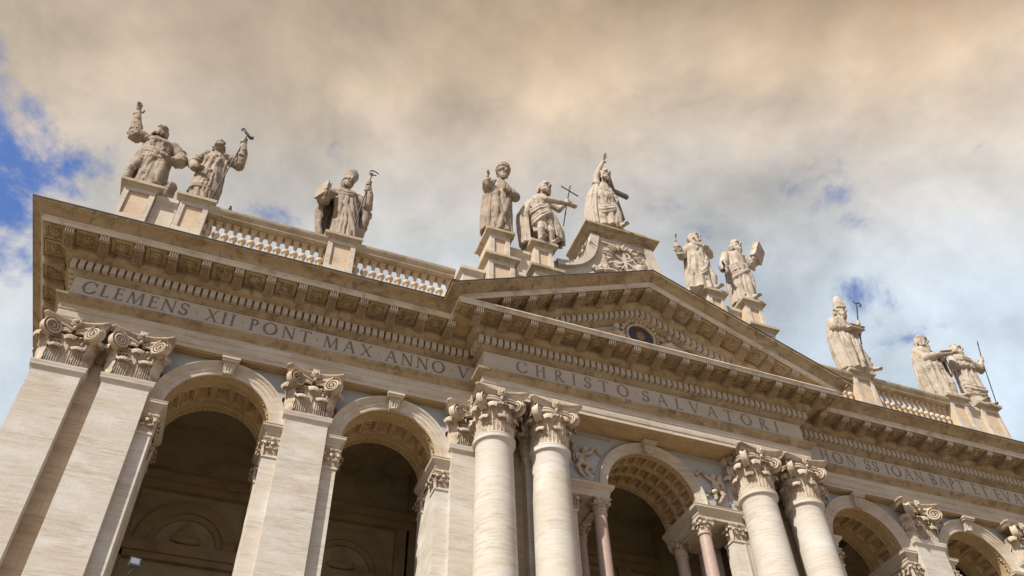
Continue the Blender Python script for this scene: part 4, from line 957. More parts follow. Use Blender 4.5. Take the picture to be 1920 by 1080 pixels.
# ------------------------------------------------------------------ statues
class Fig(MB):
    def robe(s, rings, nf=9, amp=.10, seed=0, tw=.5, m=54):
        rd = random.Random(seed); ph = rd.uniform(0, 6); ph2 = rd.uniform(0, 6)
        rings = [(q[0], q[1], q[2], q[3]*.86, q[4]*.88) for q in rings]
        z0, z1 = rings[0][0], rings[-1][0]; rows = []; s.rings = rings
        K = 26
        for i in range(K+1):
            z = z0+(z1-z0)*i/K
            c = s.at(z); t = 1-(z-z0)/(z1-z0); A = amp*(.25+.75*t)
            row = []
            for k in range(m):
                a = 2*PI*k/m
                f = math.sin(nf*a+ph+tw*z)*.6+.5*math.sin((nf*2-3)*a+ph2-tw*.7*z)
                f = (abs(math.sin((nf*a+ph+tw*z)/2))**.55*2-1.1)*.95+f*.45
                r = 1+1.55*A*f
                row.append((c[0]+c[2]*r*math.cos(a), c[1]+c[3]*r*math.sin(a), z))
            rows.append(row)
        s.grid(rows, closeu=True); s.capfan(rows[0][::-1]); s.capfan(rows[-1])
    def at(s, z):
        R_ = s.rings
        for a, b in zip(R_, R_[1:]):
            if z <= b[0]:
                t = max(0, min(1, (z-a[0])/(b[0]-a[0]))); t = t*t*(3-2*t)*.5+t*.5
                return [a[j]+(b[j]-a[j])*t for j in range(1, 5)]
        return list(R_[-1][1:])
    def surf(s, a, z, k=1.0):
        c = s.at(z); return (c[0]+c[2]*k*math.cos(a), c[1]+c[3]*k*math.sin(a), z)
    def folds(s, n, z0, z1, seed=1, a0=180, a1=360, r=.085, wob=.25):
        rd = random.Random(seed)
        n = max(3, round(n*.62))
        for k in range(n):
            a = R(a0+(a1-a0)*(k+rd.uniform(.25, .75))/n); za = rd.uniform(z0, z0+(z1-z0)*.15); zb = rd.uniform(z0+(z1-z0)*.6, z1)
            d = rd.uniform(-wob, wob); pts = []; rr = []
            for q in range(7):
                t = q/6; pts.append(s.surf(a+d*t+.1*math.sin(t*5+k), za+(zb-za)*t, 1.05)); rr.append(1.6*r*(1.25-.9*t)*rd.uniform(.8, 1.2))
            s.tube(pts, rr, 6)
        for k in range(int(n*1.6)):
            a = R(rd.uniform(a0, a1)); L = (z1-z0)*rd.uniform(.4, .8); za = rd.uniform(z0, z1-L*.8); d = rd.uniform(-wob, wob)*1.5; pts = []; rr = []
            for q in range(8):
                t = q/7; pts.append(s.surf(a+d*t+.06*math.sin(t*4+k), za+L*t, 1.06)); rr.append(.055*math.sin(PI*(.08+.84*t))+.010)
            s.tube(pts, rr, 5)
    def sash(s, pts, n=4, r=.10, gap=.13, seed=0):
        # a thick swag of cloth: several parallel rolls following pts [(angle deg, z, k)]
        rd = random.Random(seed)
        for j in range(n):
            P = []; rr = []
            for i, (a, z, k) in enumerate(pts):
                P.append(s.surf(R(a), z-1.55*gap*j*(1+.25*math.sin(i*1.3)), k+.05*math.sin(j*2.1))); rr.append(r*rd.uniform(.75, 1.2))
            # refine
            Q = []; q = []
            for i in range(len(P)-1):
                for t in (0, .33, .66):
                    Q.append(tuple(P[i][w]+(P[i+1][w]-P[i][w])*t for w in range(3))); q.append(1.25*(rr[i]+(rr[i+1]-rr[i])*t))
            Q.append(P[-1]); q.append(rr[-1]*.7)
            s.tube(Q, q, 7)
    def cape(s, rings, a0, a1, th=.14, nf=7, amp=.07, seed=0):
        rd = random.Random(seed); ph = rd.uniform(0, 6); rows = []
        n = 28
        for z, cx, cy, rx, ry in rings:
            rx *= .86; ry *= .9; row = []
            for side in (0, 1):
                for k in range(n+1):
                    kk = k if side == 0 else n-k; t = kk/n; a = R(a0+(a1-a0)*t)
                    f = 1+1.5*amp*(abs(math.sin((nf*a+ph+.4*z)))**.6*2-1)+.35*amp*math.sin(2.3*nf*a+ph*2-.6*z)-(th/rx if side else 0)
                    row.append((cx+rx*f*math.cos(a), cy+ry*f*math.sin(a), z))
            rows.append(row)
        s.grid(rows, closeu=True); s.capfan(rows[0][::-1]); s.capfan(rows[-1])
    def limb(s, pts, rad, folds=0, seed=0):
        P = [Vector(p) for p in pts]; Q = []; q = []; rad = [r*.86 if r > .2 else r*.95 for r in rad]
        for i in range(len(P)-1):
            for t in (0, .25, .5, .75):
                Q.append(P[i].lerp(P[i+1], t)); q.append(rad[i]+(rad[i+1]-rad[i])*t)
        Q.append(P[-1]); q.append(rad[-1])
        if folds:
            rd = random.Random(seed); q = [v*(1+rd.uniform(-.06, .08)) for v in q]
        s.tube(Q, q, 12)
        for p, r in zip(P, rad): s.ell(p, r*1.02, None, 10, 7)
        if folds:
            for k in range(folds):
                i = rd.randrange(1, len(Q)-1); t = (Q[i+1]-Q[i-1]).normalized(); ref = t.cross(Vector((.3, -1, .2))).normalized(); b = t.cross(ref)
                s.tube([Q[i]+(ref*math.cos(a)+b*math.sin(a))*q[i]*1.0+t*.12*math.sin(a) for a in [rd.uniform(0, 3)+w*.5 for w in range(7)]], [.04, .08, .105, .115, .105, .08, .04], 6)
    def hand(s, w, d, S=1.0, up=(0, -1, 0), curl=.35, spread=.16, thumb=1):
        w = Vector(w); d = Vector(d).normalized(); u = Vector(up); u = (u-d*u.dot(d)).normalized(); a = d.cross(u)   # u: palm normal, a: across
        q = Matrix((a, u, d)).transposed()
        s.ell(w+d*.20*S, (.155*S, .075*S, .22*S), q, 10, 7)
        for k, L in enumerate((.24, .29, .27, .20)):
            o = (-.105+.07*k)*S; b = w+d*.36*S+a*o
            dd = (d+a*spread*(k-1.5)*.5).normalized(); L = L*S
            c1 = curl*(1+.15*k); p1 = b+dd*L*.45+u*L*.10*c1; p2 = p1+(dd*math.cos(c1)+u*math.sin(c1))*L*.35; p3 = p2+(dd*math.cos(2*c1)+u*math.sin(2*c1))*L*.3
            s.tube([b-dd*.06*S, p1, p2, p3], [.048*S, .044*S, .040*S, .033*S], 6); s.ell(p3, .034*S, None, 6, 5)
        b = w+d*.10*S-a*.13*S*thumb
        s.tube([b, b+(d*.5-a*.7*thumb+u*.25).normalized()*.15*S, b+(d*.9-a*.5*thumb+u*.4).normalized()*.29*S], [.058*S, .05*S, .038*S], 6)
    def grip(s, c, axis, S=1.0, back=(0, 1, 0)):
        # fist closed round a staff through c
        c = Vector(c); ax = Vector(axis).normalized(); b = Vector(back); b = (b-ax*b.dot(ax)).normalized(); n = ax.cross(b)
        s.ell(c+b*.12*S, (.17*S, .17*S, .17*S), None, 10, 7)
        for k in range(4):
            o = ax*(-.15+.10*k)*S
            s.tube([c+o+(b*math.cos(t)+n*math.sin(t))*.115*S for t in (.2, 1.0, 1.8, 2.6, 3.4, 4.1)], [.05*S]*5+[.038*S], 6)
        s.tube([c+ax*.18*S+(b*math.cos(t)-n*math.sin(t))*.12*S for t in (.2, .9, 1.7, 2.5)], [.055*S, .052*S, .048*S, .04*S], 6)
    def head(s, c, yaw=0, tilt=0, lean=0, beard=0, hair=1, S=1.0, neck=None):
        c = Vector(c); q = (Matrix.Rotation(R(yaw), 3, 'Z') @ Matrix.Rotation(R(tilt), 3, 'X') @ Matrix.Rotation(R(lean), 3, 'Y'))
        W = lambda x, y, z: tuple(c+q@Vector((x*S, y*S, z*S)))
        e = lambda p, r, n=9, m=7: s.ell(W(*p), tuple(v*S for v in r), q, n, m)
        e((0, .05, .06), (.285, .32, .37), 14, 10); e((0, -.03, -.14), (.225, .255, .29), 12, 8)
        s.tube([W(0, -.34, .12), W(0, -.40, .0), W(0, -.43, -.08), W(0, -.33, -.12)], [.045*S, .06*S, .075*S, .055*S], 6)   # nose
        for k in (-1, 1):
            s.tube([W(k*.04, -.34, .13), W(k*.13, -.335, .165), W(k*.23, -.25, .12)], [.055*S, .065*S, .05*S], 6)       # brow
            e((k*.115, -.285, .055), (.055, .045, .035), 7, 5); e((k*.14, -.25, -.09), (.085, .08, .08), 7, 5)
            e((k*.285, .03, .0), (.04, .075, .10), 7, 5)
        s.tube([W(-.09, -.30, -.205), W(0, -.33, -.195), W(.09, -.30, -.205)], [.025*S, .032*S, .025*S], 6)
        s.tube([W(-.07, -.295, -.25), W(0, -.325, -.255), W(.07, -.295, -.25)], [.025*S, .035*S, .025*S], 6)
        e((0, -.27, -.36), (.09, .08, .07))
        rd = random.Random(int(abs(c.x*97+c.z*31)))
        if beard:
            for k in range(22):
                a = rd.uniform(-1.25, 1.25); t = rd.random()
                x = .25*math.sin(a); y = -.27*math.cos(a)+.02; z0 = -.18-.10*rd.random()*math.cos(a)
                L = beard*(.35+.5*math.cos(a))*rd.uniform(.7, 1.1)
                s.tube([W(x, y, z0), W(x*.9+rd.uniform(-.04, .04), y-.06, z0-L*.5), W(x*.6, y-.02-.03*math.cos(a), z0-L)], [.07*S, .075*S, .03*S], 6)
            for k in (-1, 1): s.tube([W(0, -.345, -.165), W(k*.10, -.325, -.19), W(k*.16, -.27, -.28)], [.04*S, .045*S, .03*S], 6)
        if hair:
            for k in range(46):
                a = rd.uniform(-PI, PI); ph = rd.uniform(0, 1.25); f = abs(a) < .75 and ph > .85
                if f: continue
                x = math.sin(a)*math.sin(ph+.35); y = -math.cos(a)*math.sin(ph+.35); z = math.cos(ph+.35)
                e((.29*x, .34*y+.03, .40*z+.06), (.095, .10, .085), 6, 5)
            if hair > 1:
                for k in range(18):
                    a = rd.uniform(.75, 2*PI-.75); x = .29*math.sin(a); y = -.31*math.cos(a)+.04
                    s.tube([W(x, y, .15), W(x*1.12, y*1.1+.02, -.15), W(x*1.15+rd.uniform(-.05, .05), y*1.1+.04, -.30-.22*(hair-1))], [.08*S, .095*S, .05*S], 6)
        if neck is not None: s.limb([W(0, .06, -.2), neck], [.17*S, .21*S])
        s.W = W; s.q = q
    def mitre(s, S=1.0, H=1.05):
        rows = []
        for t, wx, wy in ((0, .29, .34), (.10, .30, .35), (.35, .39, .34), (.58, .42, .27), (.78, .33, .18), (.92, .16, .09), (1, .03, .03)):
            rows.append([s.W(wx*math.cos(2*PI*k/24), .02+wy*math.sin(2*PI*k/24), .18+H*t) for k in range(24)])
        s.grid(rows, closeu=True); s.capfan(rows[0][::-1]); s.capfan(rows[-1])
        s.tube([s.W(.325*math.cos(a), .02+.375*math.sin(a), .22) for a in [2*PI*k/20 for k in range(21)]], .05*S, 6)
        s.tube([s.W(0, -.37, .25), s.W(0, -.36, .55), s.W(0, -.20, .95)], .045*S, 6)
        for k in (-1, 1): s.tube([s.W(k*.12, .36, .2), s.W(k*.15, .42, -.3), s.W(k*.18, .40, -.8)], .07*S, 6)
    def tiara(s, S=1.0):
        rows = []
        for t, w in ((0, .34), (.25, .385), (.5, .375), (.72, .31), (.9, .19), (1, .06)):
            rows.append([s.W(w*math.cos(2*PI*k/20), .03+w*1.08*math.sin(2*PI*k/20), .14+.78*t) for k in range(20)])
        s.grid(rows, closeu=True); s.capfan(rows[0][::-1]); s.capfan(rows[-1])
        for z, w in ((.17, .36), (.40, .40), (.63, .34)):
            s.tube([s.W(w*math.cos(a), .03+w*1.08*math.sin(a), z) for a in [2*PI*k/18 for k in range(19)]], .045*S, 6)
            for k in range(14): a = 2*PI*k/14; s.ell(s.W(w*1.02*math.cos(a), .03+w*1.1*math.sin(a), z+.085), (.035, .035, .06), None, 6, 4)
        s.ell(s.W(0, .03, .98), .07)
    def slab(s, pts, th):
        # thin block (a book): four corners, thickness vector
        a = [Vector(p) for p in pts]; n = (a[1]-a[0]).cross(a[2]-a[1]).normalized()*th
        vs = [p-n for p in a]+[p+n for p in a]
        s.add([tuple(v) for v in vs], [(3, 2, 1, 0), (4, 5, 6, 7), (0, 1, 5, 4), (1, 2, 6, 5), (2, 3, 7, 6), (3, 0, 4, 7)])
    def book(s, c, w, h, th, n, upd=(0, 0, 1)):
        n = Vector(n).normalized(); u = Vector(upd); u = (u-n*u.dot(n)).normalized(); a = u.cross(n); c = Vector(c)
        s.slab([c-a*w/2-u*h/2, c+a*w/2-u*h/2, c+a*w/2+u*h/2, c-a*w/2+u*h/2], th/2)
        for q in (-1, 1):
            cc = c+n*q*th*.5; s.slab([cc-a*(w/2+.05)-u*(h/2+.05), cc+a*(w/2+.05)-u*(h/2+.05), cc+a*(w/2+.05)+u*(h/2+.05), cc-a*(w/2+.05)+u*(h/2+.05)], .04)
    def foot(s, c, d=(0, -1, 0)):
        c = Vector(c); d = Vector(d).normalized(); a = Vector((-d.y, d.x, 0))
        s.limb([c+Vector((0, 0, .32)), c+d*.2+Vector((0, 0, .2)), c+d*.5+Vector((0, 0, .10))], [.17, .17, .13])
        for k in range(5): s.tube([c+d*.5+a*(-.12+.06*k)+Vector((0, 0, .09)), c+d*(.72-.03*abs(k-1))+a*(-.14+.07*k)+Vector((0, 0, .055))], [.05, .045], 6)
def finish(fig, label, loc, voxel=.033, mat='statue'):
    me = fig.mesh('statue', mat, smooth=0); o = link('statue', me, None, loc)
    md = o.modifiers.new('r', 'REMESH'); md.mode = 'VOXEL'; md.voxel_size = voxel
    dg = bpy.context.evaluated_depsgraph_get(); dg.update()
    nm = bpy.data.meshes.new_from_object(o.evaluated_get(dg)); o.modifiers.clear(); o.data = nm
    nm.polygons.foreach_set('use_smooth', [True]*len(nm.polygons)); nm.update()
    nm.name = 'statue'
    tag(o, label, 'statue', 'stone statues along the roofline'); return o
def base(f, cx=0, cy=.15, w=.78, d=.62): f.poly_prism([(cx-w, cy-d), (cx+w, cy-d*.9), (cx+w*.95, cy+d), (cx-w*.9, cy+d*.95)], 'z', -.02, .14)
def staff(name, label, cat, pts, r, loc, extra=None, mat='bronze'):
    mb = MB(); mb.tube(pts, r, 8)
    if extra: extra(mb)
    return tag(mb.build(name, mat, None, 50, loc), label, cat, None if name == 'cable' else 'metal staffs held by the statues')

# 1 left end: right arm thrown up
f = Fig(); base(f)
f.robe([(0.05, .05, 0, .95, .72), (1.2, .0, 0, .86, .66), (2.5, -.02, 0, .80, .60), (3.4, -.08, 0, .70, .50), (4.1, -.2, 0, .80, .52), (4.45, -.28, .02, .72, .42), (4.72, -.38, .02, .26, .26)], 8, .11, 1)
f.folds(9, 3.3, .3, 3, 190, 350, .10); f.folds(6, 4.6, 3.4, 5, 200, 340, .06)
f.sash([(170, 3.9, 1.02), (210, 3.6, 1.12), (250, 3.3, 1.16), (290, 3.15, 1.14), (330, 3.3, 1.08)], 4, .11, .14)
f.sash([(200, 4.55, 1.2), (250, 4.50, 1.12), (300, 4.38, 1.1), (345, 4.2, 1.1)], 2, .10, .12)
f.cape([(1.3, -.35, .15, 1.0, .75), (2.2, -.35, .15, 1.0, .72), (3.2, -.30, .12, .95, .62), (4.15, -.25, .1, .88, .50)], 60, 235, .2, 9, .08, 2)
f.limb([(-.85, -.02, 4.55), (-1.58, -.12, 4.72), (-1.82, -.2, 5.55), (-1.95, -.25, 6.35)], [.36, .42, .31, .17], 7, 4)
f.limb([(-1.35, -.05, 4.6), (-1.6, -.1, 4.5), (-1.7, -.12, 4.85)], [.36, .42, .30], 4, 8)
f.hand((-1.96, -.25, 6.4), (-.2, -.1, 1), 1.15, (.6, -.7, 0), .3, .2, -1)
f.limb([(.45, 0, 4.45), (1.05, -.05, 3.55), (1.0, -.4, 2.85), (.75, -.55, 2.75)], [.38, .42, .38, .2], 8, 5)
f.hand((.7, -.58, 2.75), (-1, -.2, -.1), 1.0, (0, 0, 1), .5)
f.head((-.45, -.08, 5.38), 8, -6, 4, .45, 2, 1.08, (-.36, .02, 4.8))
f.limb([(.35, -.35, 2.6), (.42, -.5, 1.5), (.45, -.35, .4)], [.36, .27, .2]); f.foot((.5, -.35, .1), (.1, -1, 0))
f.ell((1.02, .0, .62), (.42, .45, .72), None, 9, 7); f.ell((1.12, -.1, 1.05), (.36, .38, .35), None, 8, 6); f.limb([(-.75, -.4, 2.2), (-.95, -.5, 1.2), (-.9, -.45, .6)], [.3, .25, .2], 5, 7)
finish(f, 'robed bearded stone statue with one arm flung straight up at the left corner', (-27.08, .6, ZPT), mat='statued')
# 2 priest in a chasuble, face lifted, holding a staff
f = Fig(); base(f)
f.robe([(0.05, .1, 0, .72, .6), (1.2, .08, 0, .72, .58), (2.0, .08, 0, .66, .5)], 9, .10, 4); f.folds(8, 1.9, .2, 2, 190, 350, .07)
f.robe([(1.25, .12, -.02, .98, .66), (2.2, .12, -.02, .86, .62), (3.3, .12, -.02, .76, .56), (4.2, .12, 0, .76, .50), (4.75, .12, .02, .62, .40), (5.0, .08, .02, .28, .26)], 4, .05, 6)
f.folds(6, 4.4, 1.6, 9, 200, 340, .06)
for k in (-1, 1): f.tube([f.surf(R(270+k*13), z, 1.04) for z in (4.6, 3.6, 2.6, 1.4)], .05, 6)
for z in (1.9, 2.8, 3.7, 4.3): f.ell(f.surf(R(268), z, 1.04), (.11, .06, .12))
f.limb([(-.45, 0, 4.7), (-.95, -.08, 3.55), (-.72, -.45, 2.75)], [.32, .38, .26], 7, 3); f.hand((-.66, -.5, 2.7), (.5, -.5, -.4), 1, (0, -.3, 1), .4)
f.limb([(.62, 0, 4.78), (1.36, -.1, 4.35), (1.38, -.3, 5.25), (1.24, -.38, 6.05)], [.33, .36, .30, .16], 7, 6); f.grip((1.2, -.42, 6.25), (.1, 0, 1), 1.1, (.2, 1, 0))
f.head((.06, -.12, 5.42), 4, -30, 0, .25, 1, 1.1, (.08, .04, 4.85))
f.cape([(1.5, .15, .1, .95, .75), (3, .15, .1, .9, .65), (4.3, .12, .05, .8, .55)], 20, 160, .15, 8, .08)
finish(f, 'stone statue of a priest in a long chasuble with face lifted, second from left', (-24.45, .6, ZPT), mat='statued')
def scurl(mb): mb.tube([(.92, -.42, 7.18), (.88, -.42, 7.32), (.98, -.42, 7.40), (1.06, -.42, 7.30), (1.12, -.42, 7.16), (1.27, -.42, 6.98), (1.40, -.42, 6.80), (1.50, -.42, 6.68), (1.62, -.42, 6.72), (1.60, -.42, 6.86), (1.52, -.42, 6.88)], [.05, .06, .065, .07, .08, .085, .08, .075, .065, .06, .05], 8)
staff('cross_staff', 'slanting dark staff topped by an S-curled crosspiece, held by the priest statue', 'staff', [(.60, -.55, .14), (1.0, -.47, 4.2), (1.28, -.42, 7.0)], .035, (-24.45, .6, ZPT), scurl)
# 3 bishop with mitre and book
f = Fig(); base(f)
f.robe([(0.05, .05, 0, .95, .70), (1.2, .05, 0, .85, .62), (2.5, .0, 0, .78, .56), (3.5, -.1, 0, .72, .50), (4.3, -.22, 0, .72, .46), (4.7, -.26, 0, .40, .32)], 9, .09, 3); f.folds(11, 4.2, .3, 21, 195, 345, .085)
f.sash([(255, 3.3, 1.08), (280, 2.4, 1.1), (300, 1.3, 1.1), (305, .5, 1.1)], 2, .09, .1)
f.cape([(.5, -.2, .15, 1.20, .75), (1.2, -.3, .15, 1.35, .80), (2.6, -.35, .15, 1.48, .80), (3.6, -.3, .12, 1.30, .66), (4.5, -.26, .08, .95, .50), (4.75, -.26, .05, .5, .36)], 15, 205, .2, 9, .07, 4)
f.limb([(-.85, 0, 4.4), (-1.45, -.25, 3.3), (-1.35, -.6, 2.9)], [.36, .42, .26], 7, 2); f.hand((-1.4, -.68, 2.9), (-.2, -.4, .6), 1, (1, 0, 0), .8)
f.book((-1.55, -.55, 3.62), .80, 1.2, .24, (-.80, -.58, .12), (-.18, 0, 1))
f.limb([(.25, 0, 4.45), (1.05, -.1, 3.75), (1.08, -.3, 4.6), (.95, -.42, 5.35)], [.36, .42, .30, .16], 8, 7); f.grip((.93, -.46, 5.5), (.1, 0, 1), 1.05, (.2, 1, 0))
f.limb([(.55, .1, 4.3), (1.12, .1, 3.2), (1.0, .15, 1.9), (.9, .1, .6)], [.3, .36, .28, .22], 9, 9)
f.sash([(200, 4.55, 1.25), (240, 4.35, 1.25), (270, 4.25, 1.28), (300, 4.35, 1.25), (340, 4.55, 1.25)], 3, .10, .11)
f.head((-.30, -.22, 5.22), 24, -6, 15, .5, 1, 1.0, (-.28, .02, 4.5)); f.mitre(1.15, 2.1)
finish(f, 'stone statue of a mitred bishop holding a thick book, alone on the left balustrade', (-16.79, .6, ZPT), mat='statued')
def hook(mb): mb.tube([(.99, -.48, 6.35), (.88, -.48, 6.55), (.90, -.48, 6.74), (1.05, -.48, 6.84), (1.25, -.48, 6.78), (1.42, -.48, 6.66)], [.04, .04, .04, .04, .035, .03], 6); mb.tube([(.86, -.48, 6.42), (1.1, -.48, 6.38), (1.28, -.48, 6.50)], .035, 6); mb.ell((1.02, -.48, 6.52), .07)
staff('crozier', 'slender crozier with an open hooked head beside the bishop statue with the thick book', 'crozier', [(.36, -.62, .14), (.93, -.48, 5.5), (1.02, -.48, 6.4)], .038, (-16.79, .6, ZPT), hook)
# 4 pope in tiara
f = Fig(); base(f)
f.robe([(0.05, .1, 0, .88, .66), (1.2, .08, 0, .84, .62), (2.6, .08, 0, .80, .58), (3.6, .10, 0, .74, .50), (4.5, .18, 0, .74, .46), (4.95, .24, 0, .62, .38), (5.2, .28, 0, .28, .27)], 10, .10, 7); f.folds(12, 4.2, .2, 31, 190, 350, .085)
f.cape([(.2, -.15, .1, .98, .72), (1.5, -.12, .1, 1.0, .74), (3.0, -.02, .1, 1.02, .70), (4.3, .1, .08, .98, .58), (5.0, .2, .04, .72, .46)], -25, 235, .17, 9, .06, 5)
f.sash([(215, 4.2, 1.1), (240, 3.2, 1.15), (262, 2.0, 1.15), (280, .7, 1.15)], 2, .07, .1); f.sash([(320, 3.6, 1.1), (295, 2.6, 1.12), (270, 1.4, 1.12), (258, .5, 1.1)], 3, .10, .14)
f.limb([(-.35, 0, 4.85), (-.78, -.35, 3.95), (-.82, -.6, 4.15)], [.34, .37, .22], 6, 2); f.hand((-.84, -.66, 4.25), (-.05, -.1, 1), 1.0, (.7, -.6, 0), .3, .2, -1)
f.limb([(.75, 0, 4.6), (1.12, -.15, 3.9), (.75, -.55, 3.55)], [.34, .36, .24], 7, 4); f.hand((.68, -.6, 3.55), (-1, -.2, 0), 1, (0, 0, 1), .6)
f.limb([(-.2, -.3, 2.9), (-.28, -.52, 1.8), (-.22, -.35, .5)], [.36, .3, .22])
f.head((.36, -.12, 5.95), 4, 4, 3, .5, 1, 1.1, (.28, .03, 5.2)); f.tiara(1.1)
finish(f, 'stone statue in a beehive tiara on the tall stepped pedestal left of the attic', (-8.35, -1.35, 39.3), mat='statued')
# 5 baptist with bare arm pointing
f = Fig(); base(f)
f.robe([(1.1, .3, 0, .78, .58), (2.0, .22, 0, .84, .60), (2.9, .12, 0, .80, .58), (3.7, .08, 0, .70, .48), (4.4, .12, 0, .70, .44), (4.8, .25, 0, .58, .36), (5.0, .36, 0, .26, .26)], 7, .12, 9)
f.folds(8, 4.2, 1.4, 41, 190, 350, .09, .5)
f.sash([(170, 2.6, 1.06), (210, 2.9, 1.15), (250, 3.2, 1.18), (290, 3.5, 1.15), (330, 3.9, 1.1)], 5, .11, .16); f.sash([(190, 3.6, 1.1), (240, 3.5, 1.12), (300, 3.3, 1.1)], 2, .09, .12)
f.cape([(.1, -.28, .25, 1.0, .68), (1.5, -.34, .22, 1.08, .70), (2.6, -.36, .2, 1.12, .70), (3.4, -.25, .15, .9, .55), (4.2, -.05, .1, .75, .45)], 50, 240, .22, 7, .07, 5)
f.cape([(.9, .62, .12, 1.05, .66), (1.8, .58, .10, 1.08, .70), (3.2, .38, .08, .86, .56)], -75, 90, .18, 7, .09, 8)
f.limb([(-.08, -.1, 4.5), (.35, -.5, 4.12), (1.15, -.68, 3.98), (1.6, -.72, 3.95)], [.27, .23, .19, .13]); f.hand((1.6, -.72, 3.95), (1, -.05, -.12), 1, (0, -.2, -1), .15)
f.limb([(.75, .05, 4.55), (1.35, -.1, 4.0), (1.72, -.25, 4.45)], [.28, .25, .15]); f.grip((1.86, -.32, 4.72), (.18, 0, 1), 1.05, (-.5, .8, 0))
f.limb([(-.05, -.25, 2.2), (-.12, -.45, 1.15), (-.1, -.25, .3)], [.33, .26, .17]); f.foot((-.1, -.3, .1)); f.limb([(.5, -.2, 2.2), (.55, -.4, 1.2), (.6, -.15, .3)], [.33, .26, .17]); f.foot((.6, -.2, .1), (.3, -1, 0)); f.limb([(.2, .15, 2), (.2, .2, .1)], [.35, .3])
f.head((.5, -.12, 5.72), 18, 6, 4, .4, 1.6, 1.12, (.33, .02, 4.9))
finish(f, 'half-draped stone statue with bare legs pointing a bare arm, beside the thin cross', (-5.68, -1.35, 39.3))
def xarm(mb): mb.tube([(1.56, -.32, 6.22), (2.72, -.32, 5.66)], .042, 6)
staff('cross_staff', 'thin dark metal cross with a slanting bar, held by the half-draped statue', 'staff', [(1.42, -.36, 2.2), (1.88, -.32, 4.8), (2.22, -.32, 6.55)], .04, (-5.68, -1.35, 39.3), xarm)
# 6 Christ on the attic
f = Fig(); base(f, -.4)
f.robe([(0.05, -.55, 0, 1.0, .72), (1.4, -.6, 0, .92, .66), (2.6, -.62, 0, .88, .60), (3.6, -.64, 0, .70, .50), (4.3, -.60, 0, .62, .44), (4.75, -.52, 0, .52, .38), (5.0, -.46, 0, .24, .24)], 8, .10, 12); f.folds(9, 3.9, .2, 51, 190, 350, .10, .5)
f.cape([(.1, -.95, .15, 1.15, .75), (1.5, -.98, .15, 1.18, .75), (3.0, -.85, .12, 1.08, .68), (4.0, -.72, .1, .90, .55), (4.7, -.66, .05, .55, .4)], 30, 240, .2, 8, .07, 6)
f.sash([(180, 3.5, 1.1), (215, 3.9, 1.12), (250, 4.0, 1.1), (290, 3.8, 1.1), (325, 3.3, 1.1), (345, 2.4, 1.1)], 3, .11, .13); f.sash([(200, 1.8, 1.1), (245, 1.6, 1.12), (290, 2.0, 1.12), (330, 2.5, 1.1)], 3, .10, .13)
f.ell((-.55, -.42, 3.0), (.5, .32, .55), None, 12, 9)
f.limb([(-.95, 0, 4.6), (-.98, -.12, 5.4), (-.72, -.2, 6.3), (-.30, -.22, 7.4)], [.30, .23, .19, .12]); f.limb([(-.95, .05, 4.3), (-1.0, -.03, 4.85)], [.38, .32], 4, 3)
f.hand((-.27, -.22, 7.45), (.15, -.1, 1), 1.25, (.8, -.5, .2), .45, .35, -1)
f.limb([(-.14, 0, 4.5), (.0, -.12, 3.7), (.02, -.42, 3.2)], [.28, .27, .18], 6, 5); f.hand((.02, -.47, 3.1), (.1, -.2, -1), 1, (-1, 0, 0), .4)
f.limb([(-.2, -.3, 2.4), (.0, -.5, 1.3), (.08, -.35, .4)], [.36, .28, .2]); f.foot((.1, -.35, .1), (.3, -1, 0))
f.head((-.34, -.2, 5.75), 10, 8, 4, .35, 2, 1.12, (-.45, .0, 5.0))
finish(f, 'topmost stone statue with hand raised high, standing on the central attic block', (-.05, -.9, 43.3))
mb = MB(); mb.poly_prism([(-.14, 0), (.14, 0), (.14, .28), (-.14, .28)], 'z', -2.6, 1.9); mb.box(-1.35, 1.35, .01, .27, .30, .58)
for z in (2.0,): mb.box(-.16, .16, -.02, .30, z-.14, z-.08)
mb.xf(Matrix.Translation((.50, .22, 4.70)) @ Matrix.Rotation(R(-7), 4, 'Y') @ Matrix.Rotation(R(12), 4, 'Z'))
tag(mb.build('cross', 'iron', None, 30, (-.05, -.9, 43.3)), 'heavy grey-green cross leaning behind the topmost statue', 'cross')
# 7 young man with long hair, hand on breast
f = Fig(); base(f, -.3)
f.robe([(0.05, -.6, 0, 1.05, .72), (1.2, -.5, 0, .95, .66), (2.4, -.42, 0, .88, .6), (3.4, -.38, 0, .76, .5), (4.2, -.32, 0, .78, .46), (4.6, -.25, 0, .56, .38), (4.8, -.2, 0, .25, .25)], 8, .11, 15); f.folds(10, 3.9, .2, 61, 190, 350, .10, .5)
f.cape([(.1, -.3, .2, 1.15, .8), (1.5, -.28, .18, 1.1, .76), (3.0, -.3, .14, .98, .66), (4.3, -.3, .08, .85, .5)], -15, 190, .18, 8, .07, 7)
f.sash([(200, 4.2, 1.15), (235, 3.7, 1.15), (262, 3.0, 1.18), (268, 2.2, 1.2)], 4, .10, .13); f.sash([(330, 3.6, 1.12), (300, 2.9, 1.15), (275, 2.0, 1.15), (255, 1.5, 1.15)], 3, .10, .15)
f.limb([(-.9, 0, 4.05), (-1.5, -.1, 3.05), (-1.82, -.3, 3.55), (-1.9, -.35, 3.85)], [.32, .33, .22, .13], 6, 4); f.hand((-1.91, -.36, 3.9), (-.1, -.1, 1), 1.1, (.8, -.5, 0), .5, .2, -1)
f.limb([(.2, 0, 4.45), (.62, -.15, 4.05), (.15, -.55, 4.05), (-.2, -.62, 4.05)], [.34, .36, .26, .13], 7, 5); f.hand((-.15, -.62, 4.05), (-1, -.1, .15), 1, (0, 1, 0), .2)
f.limb([(.0, -.3, 2.2), (.2, -.5, 1.3), (.1, -.4, .4)], [.36, .28, .2])
f.foot((.15, -.4, .1), (.2, -1, 0))
